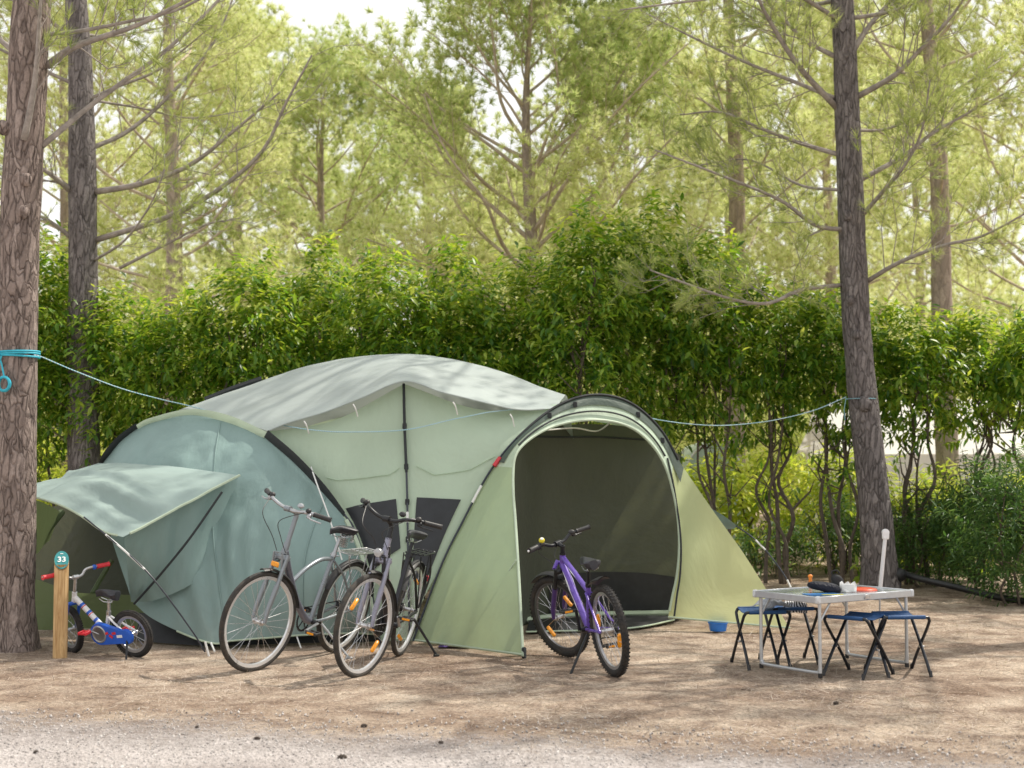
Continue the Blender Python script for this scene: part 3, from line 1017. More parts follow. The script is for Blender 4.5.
# black skirt under the wings and panels
b = MB()
base_ = [onz(376, 640), onz(412, 640), onz(440, 640), onz(470, 643), onz(500, 644)]
b.grid([[V((p.x, p.y + 0.1, z)) for p in base_] for z in (0, 0.16)])
b.build('ground_skirt', M_SKIRT, tent, TB)
# rear bedroom: teal awning tip and its guy
cloth('rear_awning', M_POD, [at(690, 500, 13.7), at(716, 511, 13.6), at(738, 526, 13.4)], [at(690, 540, 13.9), at(712, 530, 13.8), at(734, 529, 13.6)], 10, 8, 0, 0.004, seed=70)
0 and cloth('rear_pod', M_POD, [at(640, 440, 14.0), at(690, 500, 14.2), at(722, 540, 14.2)], [at(700, 596, 14.8), at(745, 594, 14.4), at(764, 600, 13.9)], 16, 12, 0, 0.01, seed=71)
gl2 = cur([(736, 526, 13.42), (752, 537, 13.3), (768, 553, 13.2), (786, 578, 13.1), (797, 603, 13.0)], 14)
line('rear_guy', M_POLE, gl2, 0.007)
line('rear_guy', M_WHITE, [gl2[4], gl2[6]], 0.009)
line('rear_guy', M_WHITE, [gl2[10], gl2[11]], 0.009)

# sewn seams
for fr_u in (0.30, 0.62):
    k = int(fr_u * 89)
    line('sewn_seam', M_POD, [pod_rows[j][k] + (CAM - pod_rows[j][k]).normalized() * 0.006 for j in range(2, 60, 4)], 0.0055, m=50)
for rows_ in (pl_rows, pr_rows):
    line('sewn_seam', M_BODY, [r[int(39 * 0.44 + (0.2 if rows_ is pl_rows else 0.3) * 8 * math.sin(PI * i / 39))] + V((0, -0.012, 0)) for i, r in enumerate(rows_) if i % 4 == 0 and 2 < i < 46], 0.004, m=40)

# things lying by the tent
def small_at(name, px, py, label, cat, group=None):
    p = onz(px, py)
    return p

# ------------------------------------------------------------------ bicycles
RUBBER = plain('tyre_rubber', (0.022, 0.021, 0.021), 0.85, var=0.35, scale=60, dirt=0.25)
RUBBERL = plain('dusty_tyre', (0.036, 0.034, 0.032), 0.9, var=0.35, scale=60, dirt=0.4)
ALU = plain('alloy', (0.42, 0.43, 0.45), 0.32, 0.7, var=0.05, scale=12)
STEEL = plain('bright_steel', (0.55, 0.55, 0.56), 0.28, 0.9, var=0.12)
BLACKP = plain('black_plastic', (0.022, 0.022, 0.024), 0.5, var=0.3, dirt=0.15)
BLACKM = plain('black_metal', (0.020, 0.021, 0.024), 0.35, 0.3, var=0.3)
SADDLE = plain('saddle_vinyl', (0.028, 0.028, 0.036), 0.42, var=0.3)
SILVERP = plain('silver_paint', (0.25, 0.275, 0.30), 0.28, 0.4, var=0.03, scale=8)
GREYP = plain('slate_paint', (0.17, 0.175, 0.22), 0.3, 0.4, var=0.08)
LAVP = plain('lavender_grey_paint', (0.27, 0.27, 0.34), 0.3, 0.4, var=0.08)
RIMM = plain('bright_rim', (0.72, 0.73, 0.74), 0.3, 0.5, var=0.05)
DARKP = plain('dark_paint', (0.026, 0.026, 0.032), 0.3, 0.3, var=0.15)
PURP = plain('purple_paint', (0.15, 0.085, 0.43), 0.28, 0.1, var=0.08)
DPURP = plain('dark_purple_paint', (0.07, 0.035, 0.16), 0.3, 0.1, var=0.1)
ORANGE = plain('orange_reflector', (0.95, 0.36, 0.02), 0.25, var=0.1)
YELLOW = plain('yellow_plastic', (0.80, 0.68, 0.04), 0.35, var=0.05)
REDP = plain('red_plastic', (0.62, 0.03, 0.045), 0.45, var=0.08)
BLUEP = plain('blue_plastic', (0.02, 0.11, 0.55), 0.35, var=0.08)
WHITEP = plain('white_paint', (0.78, 0.78, 0.80), 0.3, var=0.05)
PINK = plain('pink_tape', (0.7, 0.08, 0.3), 0.4)


def xform(b, M, start=0):
    b.v = b.v[:start] + [tuple(M @ V(p)) for p in b.v[start:]]
    return b


def wheel(root, c, R, tw, M=None, rimmat=ALU, tyremat=RUBBER, nsp=28, refl=0, reflmat=None, name='wheel', knob=False, spoke_r=0.0013, refl_a0=0.6):
    c = V(c)
    M = M or Matrix.Identity(4)
    hub = MB()
    hub.lathe([(0.006, -0.055), (0.013, -0.05), (0.013, -0.034), (0.024, -0.032), (0.024, -0.027), (0.015, -0.022), (0.015, 0.022), (0.024, 0.027), (0.024, 0.032), (0.013, 0.034), (0.013, 0.05), (0.006, 0.055)], c, (0, 1, 0), 14)
    xform(hub, M)
    wh = hub.build(name, STEEL, root)
    t = MB()
    r0 = R - tw / 2
    prof = []
    for k in range(14):
        a = 2 * PI * k / 14
        prof.append((r0 + math.cos(a) * tw / 2, math.sin(a) * tw / 2 * 0.95))
    t.lathe(prof, c, (0, 1, 0), 56, close=True)
    if knob:
        for k in range(64):
            a = 2 * PI * k / 64
            for s in (-1, 0, 1):
                al = a + (0.5 * 2 * PI / 64 if s == 0 else 0)
                off = s * tw * 0.34
                rr = r0 + math.sqrt(max(0, (tw / 2) ** 2 - off ** 2)) + 0.001
                t.box(c + V((math.cos(al) * rr, off, math.sin(al) * rr)), (0.004, tw * 0.22, 0.012), Matrix.Rotation(-al, 3, 'Y'))
    xform(t, M)
    t.build('tyre', tyremat, wh)
    r = MB()
    ri = R - tw * 0.92
    r.lathe([(ri + 0.004, -0.012), (ri - 0.004, -0.012), (ri - 0.020, -0.008), (ri - 0.020, 0.008), (ri - 0.004, 0.012), (ri + 0.004, 0.012)], c, (0, 1, 0), 56, close=True)
    xform(r, M)
    r.build('rim', rimmat, wh)
    s = MB()
    for k in range(nsp):
        a = 2 * PI * k / nsp
        side = 1 if k % 2 else -1
        a0 = a + (0.9 if (k // 2) % 2 else -0.9)
        s.tube([c + V((math.cos(a0) * 0.022, side * 0.029, math.sin(a0) * 0.022)), c + V((math.cos(a) * (ri - 0.015), side * 0.003, math.sin(a) * (ri - 0.015)))], spoke_r, 4, caps=False)
    xform(s, M)
    s.build('spokes', STEEL, wh)
    for k in range(refl):
        a = refl_a0 + PI * k * 2 / refl
        q = MB()
        q.box(c + V((math.cos(a) * ri * 0.70, 0.0, math.sin(a) * ri * 0.70)), (0.024, 0.026, 0.095), Matrix.Rotation(-a + 0.0, 3, 'Y'), bev=0.007)
        xform(q, M)
        q.build('reflector', reflmat or ORANGE, wh)
    return wh


def fender(root, c, R, a0, a1, w_, mat, M=None, name='fender'):
    c = V(c)
    rows = []
    for k in range(26):
        a = a0 + (a1 - a0) * k / 25
        r = []
        for j in range(7):
            t = (j / 6) * 2 - 1
            rr = R + 0.022 - 0.014 * t * t
            r.append(c + V((math.cos(a) * rr, t * w_ / 2, math.sin(a) * rr)))
        rows.append(r)
    b = MB()
    b.grid(rows)
    # underside so that it has thickness
    b.grid([[c + (p - c) * (1 - 0.004 / R) for p in reversed(r)] for r in rows])
    if M:
        xform(b, M)
    return b.build(name, mat, root)


def saddle(root, p, L=0.26, W=0.17, mat=SADDLE, springs=False, tilt=0.0):
    rows = []
    R = Matrix.Rotation(tilt, 3, 'Y')
    n, m = 20, 14
    for i in range(n + 1):
        u = i / n
        x = L * (0.56 - u)
        ww = W * (0.12 + 0.10 * u + 0.78 * max(0, (u - 0.35) / 0.65) ** 1.1 * (1 - 0.25 * max(0, u - 0.85) / 0.15))
        if u < 0.06:
            ww *= 0.5 + u / 0.12
        if u > 0.94:
            ww *= 1 - (u - 0.94) / 0.06 * 0.5
        h = 0.034 + 0.018 * u
        r = []
        for k in range(m):
            a = 2 * PI * k / m
            y = math.cos(a) * ww / 2
            z = math.sin(a)
            z = z * 0.016 if z > 0 else z * h
            z += 0.012 * math.cos((u - 0.3) * 4) + (0.014 * u)
            r.append(V(p) + R @ V((x, y, z)))
        rows.append(r + [r[0]])
    b = MB()
    b.grid(rows)
    b.add(rows[0][:-1], [tuple(range(m))])
    b.add(rows[-1][:-1], [tuple(reversed(range(m)))])
    o = b.build('saddle', mat, root, sharp=60)
    r_ = MB()
    for s in (-1, 1):
        r_.tube([V(p) + V((L * 0.4, s * 0.012, -0.035)), V(p) + V((0.03, s * 0.022, -0.055)), V(p) + V((-0.05, s * 0.022, -0.055)), V(p) + V((-L * 0.32, s * 0.04, -0.04))], 0.0035, 6)
        if springs:
            r_.tube([V(p) + V((-L * 0.3 + 0.014 * math.cos(k * 0.8), s * 0.045 + 0.014 * math.sin(k * 0.8), -0.085 + k * 0.0013)) for k in range(40)], 0.003, 5)
    r_.build('saddle_rail', STEEL, o)
    return o


def crank(root, c, r_ring, arm, ang, side=-1, ringmat=BLACKM, armmat=ALU, pedal_mat=BLACKP, refl=True, guard=None, pedal_len=0.09):
    """side -1: chain on the right (-y)"""
    c = V(c)
    b = MB()
    b.lathe([(0.018, -0.06), (0.02, -0.02), (0.02, 0.02), (0.018, 0.06)], c, (0, 1, 0), 14)
    y = side * 0.052
    b.lathe([(r_ring - 0.012, y - 0.0025), (r_ring, y - 0.0025), (r_ring, y + 0.0025), (r_ring - 0.012, y + 0.0025)], c, (0, 1, 0), 40, close=True)
    for k in range(5):
        a = k * 2 * PI / 5 + ang
        b.tube([c + V((0, y, 0)), c + V((math.cos(a) * (r_ring - 0.008), y, math.sin(a) * (r_ring - 0.008)))], 0.005, 6)
    for k in range(36):
        a = 2 * PI * k / 36
        b.box(c + V((math.cos(a) * (r_ring + 0.002), y, math.sin(a) * (r_ring + 0.002))), (0.006, 0.003, 0.005), Matrix.Rotation(-a, 3, 'Y'))
    o = b.build('crankset', ringmat, root)
    for s in (-1, 1):
        a = ang + (PI if s > 0 else 0)
        e = c + V((math.cos(a) * arm, s * 0.085, math.sin(a) * arm))
        q = MB()
        q.tube([c + V((0, s * 0.068, 0)), c + V((math.cos(a) * arm * 0.5, s * 0.075, math.sin(a) * arm * 0.5)), e], [0.013, 0.010, 0.012], 8, flat=0.6)
        q.build('crank_arm', armmat, o)
        q = MB()
        pc = e + V((0, s * (0.02 + pedal_len / 2), 0))
        q.tube([e, e + V((0, s * (pedal_len + 0.02), 0))], 0.007, 8)
        for dx in (-1, 1):
            q.box(pc + V((dx * 0.032, 0, 0)), (0.012, pedal_len, 0.022), bev=0.003)
        for dy in (-1, 0, 1):
            q.box(pc + V((0, dy * pedal_len * 0.42, 0)), (0.064, 0.010, 0.016), bev=0.003)
        pd = q.build('pedal', pedal_mat, o)
        if refl:
            for dx in (-1, 1):
                q = MB()
                q.box(pc + V((dx * 0.0395, 0, 0)), (0.004, pedal_len * 0.6, 0.013))
                q.build('pedal_reflector', ORANGE, pd)
    return o


def chain(root, bb, hub, r1, r2, y, mat=BLACKM):
    b = MB()
    d = V(hub) - V(bb)
    for s in (-1, 1):
        n_ = V((-d.z, 0, d.x)).normalized() * s
        b.tube([V(bb) + n_ * r1 + V((0, y, 0)), V(hub) + n_ * r2 + V((0, y, 0))], 0.0045, 6)
    b.lathe([(r2, y - 0.003), (r2, y + 0.003), (r2 * 0.8, y + 0.012), (0.015, y + 0.012)], hub, (0, 1, 0), 24)
    return b.build('chain', mat, root)


def grip(parent, a, c, mat, r=0.016, name='grip'):
    b = MB()
    a, c = V(a), V(c)
    n = 14
    pts = [a.lerp(c, i / n) for i in range(n + 1)]
    b.tube(pts, [r * (1.12 if i in (0, n) else (1.0 if i % 2 else 0.93)) for i in range(n + 1)], 10)
    return b.build(name, mat, parent)


def lever(parent, base, tip, mat, fwd, r=0.0055):
    b = MB()
    base, tip, f = V(base), V(tip), V(fwd)
    b.tube([base, base + f * 0.030, (base + f * 0.045).lerp(tip + f * 0.045, 0.35), tip + f * 0.05], [r * 1.6, r * 1.4, r, r * 0.9], 7)
    b.box(base + f * 0.012, (0.03, 0.03, 0.028), bev=0.006)
    return b.build('brake_lever', mat, parent)


def rack(root, x0, x1, z, hub, w_, mat, spring=False):
    b = MB()
    loop = [(x0, w_ / 2, z), (x1 + 0.03, w_ / 2, z), (x1, w_ / 2 * 0.6, z), (x1, -w_ / 2 * 0.6, z), (x1 + 0.03, -w_ / 2, z), (x0, -w_ / 2, z)]
    b.tube(catmull(loop, 30), 0.006, 7)
    for y in (-w_ / 4, 0, w_ / 4):
        b.tube([(x0 + 0.0, y, z), (x1 + 0.01, y, z)], 0.0045, 6)
    for x in (x0 + 0.02, (x0 + x1) / 2, x1 + 0.06):
        b.tube([(x, -w_ / 2, z), (x, w_ / 2, z)], 0.0045, 6)
    for s in (-1, 1):
        for x in (x0 + 0.06, (x0 + x1) / 2, x1 + 0.07):
            b.tube([(x, s * w_ / 2, z), (hub[0] * 0.6 + x * 0.4 - hub[0] * 0 if False else hub[0] + (x - hub[0]) * 0.18, s * 0.075, hub[2] + 0.03)], 0.0045, 6)
    o = b.build('luggage_rack', mat, root)
    return o


def steer_matrix(P0, axis, ang):
    return Matrix.Translation(P0) @ Matrix.Rotation(ang, 4, axis) @ Matrix.Translation(-P0)


def place_bike(root, rear, front, lean_deg):
    """rear, front: ground contact points of the wheels"""
    d = front - rear
    root.location = (rear.x, rear.y, ground_z(rear.x, rear.y))
    root.rotation_euler = (math.radians(lean_deg), 0, math.atan2(d.y, d.x))


def cable(parent, pts, mat=BLACKP, r=0.0028, n=24):
    b = MB()
    b.tube(catmull(pts, n), r, 5)
    return b.build('brake_cable', mat, parent)


def adult_bike(name, label, S):
    R, WB = 0.345, 1.07
    root = empty(name, (0, 0, 0), label, 'bicycle')
    hubr, hubf = V((0, 0, R)), V((WB, 0, R))
    ha = math.radians(S['ha'])
    axis = V((-math.cos(ha), 0, math.sin(ha)))
    crown = V((WB - 0.03, 0, R)) + axis * S['fork_l']
    htop = crown + axis * S['head']
    M = steer_matrix(crown, axis, math.radians(S['steer']))
    bb = V((0.44, 0, 0.285))
    sa = math.radians(72)
    sdir = V((-math.cos(sa), 0, math.sin(sa)))
    stop = bb + sdir * 0.50
    # frame
    b = MB()
    hb = crown + axis * 0.02
    b.tube([hb, htop], 0.022, 14)
    b.lathe([(0.026, 0), (0.026, 0.02), (0.02, 0.022)], hb, axis, 14)
    fr = b.build('frame', S['frame'], root)
    b = MB()
    b.tube(catmull([htop - axis * 0.05, V((0.82, 0, 0.66)), V((0.67, 0, 0.46)), V((0.52, 0, 0.32)), bb], 20), [0.027] * 20, 14)
    b.build('down_tube', S['down'], fr)
    b = MB()
    b.tube([bb - sdir * 0.02, stop], 0.018, 12)
    b.build('seat_tube', S['seat_tube'], fr)
    if S.get('top_tube'):
        b = MB()
        b.tube(catmull([V((0.76, 0, 0.60)), V((0.62, 0, 0.68)), V((0.45, 0, 0.735)), stop - sdir * 0.03], 18), [0.016] * 18, 12)
        b.build('top_tube', S['top_tube'], fr)
    b = MB()
    for s in (-1, 1):
        b.tube(catmull([bb + V((-0.02, s * 0.02, 0)), V((0.3, s * 0.045, 0.30)), hubr + V((0, s * 0.066, 0))], 10), 0.011, 8)
        b.tube(catmull([stop - sdir * 0.04 + V((0, s * 0.018, 0)), V((0.17, s * 0.05, 0.60)), hubr + V((0, s * 0.066, 0))], 10), 0.009, 8)
        b.box(hubr + V((0.01, s * 0.066, 0)), (0.04, 0.008, 0.04), bev=0.003)
    b.build('rear_stays', S['stays'], fr)
    # fork with the front wheel, turned
    b = MB()
    b.box(crown + V((0.005, 0, -0.005)), (0.05, 0.13, 0.04), bev=0.012)
    for s in (-1, 1):
        top = crown + V((0.01, s * 0.055, 0.02))
        mid = crown.lerp(hubf, 0.45) + V((0.012, s * 0.056, 0))
        b.tube([top, mid], 0.0155, 10)
    xform(b, M)
    fk = b.build('fork', S['fork'], root)
    b = MB()
    for s in (-1, 1):
        mid = crown.lerp(hubf, 0.42) + V((0.012, s * 0.056, 0))
        b.tube([mid, crown.lerp(hubf, 0.8) + V((0.015, s * 0.057, 0)), hubf + V((0, s * 0.058, 0))], [0.019, 0.017, 0.012], 10)
    xform(b, M)
    b.build('fork_leg_sleeve', S['fork_low'], fk)
    # V brake on the fork
    b = MB()
    for s in (-1, 1):
        b.tube([crown + V((0.045, s * 0.045, -0.07)), crown + V((0.05, s * 0.04, 0.03))], 0.008, 7)
        b.box(crown + V((0.02, s * 0.03, -0.035)), (0.05, 0.012, 0.012), bev=0.003)
    b.tube([crown + V((0.05, -0.04, 0.03)), crown + V((0.05, 0.04, 0.035))], 0.004, 6)
    xform(b, M)
    b.build('rim_brake', S['stays'], fk)
    wheel(root, hubf, R, 0.038, M, rimmat=RIMM, tyremat=S['tyre'], refl=S['refl'], refl_a0=S.get('ra', 0.6), name='wheel')
    wheel(root, hubr, R, 0.038, None, rimmat=RIMM, tyremat=S['tyre'], refl=S['refl'], refl_a0=S.get('ra2', 2.2), name='wheel')
    fender(root, hubr, R, math.radians(28), math.radians(172), 0.058, BLACKP)
    fender(root, hubf, R, math.radians(84), math.radians(168), 0.056, BLACKP, M)
    b = MB()
    for s in (-1, 1):
        for a in (120, 165):
            b.tube([hubr + V((0, s * 0.06, 0)), hubr + V((math.cos(math.radians(a)) * (R + .015), s * 0.028, math.sin(math.radians(a)) * (R + .015)))], 0.003, 5)
    b.build('fender_stay', STEEL, root)
    # stem and bar
    st0 = htop
    st1 = htop + axis * S['stem_h']
    clamp = st1 + V((S['stem_f'], 0, S.get('stem_up', 0.02)))
    Ms = M
    M = M @ Matrix.Translation(clamp) @ Matrix.Rotation(math.radians(-S['roll']), 4, 'X') @ Matrix.Translation(-clamp)
    b = MB()
    b.tube([st0, st1], S.get('stem_r', 0.016), 12)
    b.tube(catmull([st1 - axis * 0.04, st1 + axis * 0.02 + V((0.01, 0, 0)), clamp], 10), [S.get('stem_r', 0.016)] * 10, 12)
    b.lathe([(0.022, -0.012), (0.022, 0.012)], st0, axis, 12)
    b.lathe([(0.021, -0.025), (0.021, 0.025)], clamp, (0, 1, 0), 12)
    xform(b, Ms)
    stem = b.build('stem', S['stem_m'], root)
    sw, rise, W2 = S['sweep'], S['rise'], S['half_w']
    half = [(0, 0, 0), (0.005, 0.07, 0.004), (0.01, 0.15, rise * 0.8), (-sw * 0.3, W2 * 0.62, rise), (-sw, W2, rise * 0.86)]
    pts = [clamp + V((x, -y, z)) for x, y, z in reversed(half[1:])] + [clamp + V(h_) for h_ in half]
    bar = catmull(pts, 40)
    b = MB()
    b.tube(bar, 0.0125, 10)
    xform(b, M)
    hb_ = b.build('handlebar', S['bar_m'], root)
    for s in (-1, 1):
        tip = clamp + V((-sw, s * W2, rise * 0.86))
        inn = clamp + V((-sw * 0.55, s * (W2 * 0.78), rise * 0.95))
        d = (inn - tip).normalized()
        q = grip(hb_, M @ tip, M @ (tip + d * 0.125), BLACKP, 0.0175)
        l0 = M @ (tip + d * 0.145 + V((0, 0, -0.012)))
        fw = (M.to_3x3() @ V((0.9, 0, -0.42))).normalized()
        lever(hb_, l0, M @ (tip + d * 0.03 + V((0, 0, -0.012))), S['lever_m'], fw)
        b = MB()
        b.blob(M @ (tip + d * 0.165 + V((0, 0, 0.012))), (0.022, 0.02, 0.018))
        b.build('shifter', BLACKP, hb_)
    b = MB()
    bc = M @ (clamp + V((-0.0, 0.11 * S.get('bell_s', 1), 0.035 + rise * 0.5)))
    b.lathe([(0.0, 0.024), (0.016, 0.020), (0.024, 0.008), (0.024, 0), (0.01, -0.012)], bc, (0, 0, 1), 14)
    b.build('bell', S.get('bell_m', ALU), hb_)
    for (y0, e) in ((0.17, 0), (-0.17, 1)):
        a = M @ (clamp + V((0.02, y0, rise * 0.9)))
        c_ = M @ (clamp + V((0.14, y0 * 0.5, -0.06)))
        d_ = Ms @ (crown + V((0.09, y0 * 0.25, 0.14)))
        e_ = Ms @ (crown + V((0.05, y0 * 0.1, 0.04))) if e else htop - axis * 0.1 + V((-0.03, 0.02, 0))
        cable(hb_, [a, c_, d_, e_])
    # seat
    sp = stop + sdir * S['post']
    b = MB()
    b.tube([stop - sdir * 0.02, sp], 0.0145, 10)
    b.lathe([(0.022, -0.015), (0.022, 0.015)], stop, sdir, 12)
    b.tube([stop + V((0.0, -0.03, 0)), stop + V((0.0, 0.045, 0.0))], 0.006, 6)
    b.build('seat_post', S['post_m'], root)
    saddle(root, sp + V((-0.01, 0, 0.06)), 0.275, 0.20, springs=S.get('springs', False))
    if S.get('springs'):
        b = MB()
        for k in (0, 1):
            b.tube([sp + V((-0.055 - k * 0.03, 0, 0.02)) + V((0.018 * math.cos(t * 0.7), 0.018 * math.sin(t * 0.7), -0.0016 * t)) for t in range(60)], 0.004, 5)
        b.build('suspension_spring', STEEL, root)
    crank(root, bb, 0.088, 0.17, math.radians(S['crank']), pedal_mat=BLACKP)
    chain(root, bb, hubr, 0.088, 0.038, -0.05)
    if S.get('guard'):
        b = MB()
        for k in range(20):
            pass
        pts = []
        for a in np.linspace(-100, 100, 16):
            pts.append(bb + V((math.cos(math.radians(a)) * 0.115, -0.068, math.sin(math.radians(a)) * 0.115)))
        pts += [V((0.02, -0.068, R + 0.05)), V((-0.03, -0.068, R)), V((0.02, -0.068, R - 0.05))]
        b.add(pts + [p + V((0, -0.008, 0)) for p in pts], [tuple(range(len(pts))), tuple(reversed(range(len(pts), 2 * len(pts))))] +
              [(i, (i + 1) % len(pts), (i + 1) % len(pts) + len(pts), i + len(pts)) for i in range(len(pts))])
        b.build('chain_guard', S['guard'], root)
    rack(root, 0.12, -0.26, R * 2 + 0.075, hubr, 0.13, S['rack'])
    if S.get('lamp'):
        b = MB()
        M = Ms
        lc = M @ (crown + V((0.075, 0, 0.05)))
        ax = M.to_3x3() @ V((1, 0, -0.05))
        b.lathe([(0.012, -0.05), (0.024, -0.025), (0.031, 0.0), (0.029, 0.006), (0.0, 0.009)], lc, ax, 18)
        b.tube([lc, M @ (crown + V((0.03, 0, 0.0)))], 0.006, 6)
        b.build('headlight', ALU, root)
    b = MB()
    b.box(hubr + V((-R - 0.03, 0, 0.2)), (0.02, 0.06, 0.045), bev=0.008)
    b.build('rear_reflector', REDP, root)
    if S.get('front_refl'):
        b = MB()
        b.box(Ms @ (crown + V((0.065, 0, -0.05))), (0.014, 0.075, 0.036), Matrix.Rotation(math.radians(S['steer']), 3, 'Z'), bev=0.008)
        b.build('front_reflector', ORANGE, root)
    # kickstand on the left
    lean = math.radians(-S['lean'])
    tip_y = 0.27
    tipz = math.tan(lean) * tip_y * 1.0
    b = MB()
    k0 = V((0.36, 0.05, 0.27)) if not S.get('rear_stand') else V((0.08, 0.075, 0.30))
    kt = V((k0.x - 0.10, tip_y, tipz + 0.008))
    b.tube([k0, k0.lerp(kt, 0.9), kt], [0.010, 0.009, 0.011], 8)
    b.tube([kt + V((-0.02, 0.01, 0)), kt + V((0.03, -0.01, 0))], 0.010, 8)
    b.build('kickstand', S['stand_m'], root)
    return root


S1 = dict(ha=76, fork_l=0.455, head=0.09, steer=-11, frame=SILVERP, down=GREYP, seat_tube=SILVERP, top_tube=SILVERP, stays=SILVERP, fork=SILVERP, fork_low=SILVERP, tyre=RUBBERL, refl=0,
          stem_h=0.20, stem_f=0.09, stem_up=0.05, stem_r=0.0175, stem_m=SILVERP, sweep=0.09, rise=0.03, half_w=0.325, bar_m=ALU, lever_m=ALU,
          post=0.13, post_m=ALU, springs=True, crank=170, rack=STEEL, front_refl=True, lean=-12, roll=8, stand_m=ALU, bell_s=1)
b1 = adult_bike('trekking_bicycle', 'silver-grey trekking bicycle with tall stem, leftmost of the two adult bicycles', S1)
place_bike(b1, onz(336, 650.5), onz(254, 668.5), S1['lean'])
S2 = dict(ha=78, fork_l=0.44, head=0.15, steer=-17, frame=LAVP, down=DARKP, seat_tube=DARKP, top_tube=None, stays=BLACKM, fork=LAVP, fork_low=LAVP, tyre=RUBBERL, refl=2, ra=0.75, ra2=2.0,
          stem_h=0.07, stem_f=0.07, stem_up=0.06, stem_m=BLACKM, sweep=0.17, rise=0.045, half_w=0.325, bar_m=BLACKM, lever_m=BLACKM,
          post=0.10, post_m=BLACKM, crank=-150, rack=BLACKM, lamp=True, lean=-11, roll=8, stand_m=BLACKM, guard=BLACKP, rear_stand=True, bell_m=BLACKP)
b2 = adult_bike('city_bicycle', 'dark grey city bicycle with round headlight and black rack, beside the tent windows', S2)
place_bike(b2, onz(399, 654), onz(354, 676.5), S2['lean'])
b = MB()
b.lathe([(0.0285, -0.02), (0.0285, 0.02)], V((0.80, 0, 0.66)).lerp(V((0.66, 0, 0.46)), 0.3), V((0.14, 0, 0.2)), 14)
b.build('frame_band', PINK, b2)
b = MB()     # black bag hooks and elastic on the rack
for s in (-1, 1):
    b.tube(catmull([(-0.1, s * 0.066, 0.765), (-0.13, s * 0.085, 0.6), (-0.1, s * 0.07, 0.46), (-0.02, s * 0.07, 0.37)], 12), 0.008, 6)
b.build('elastic_strap', BLACKP, b2)


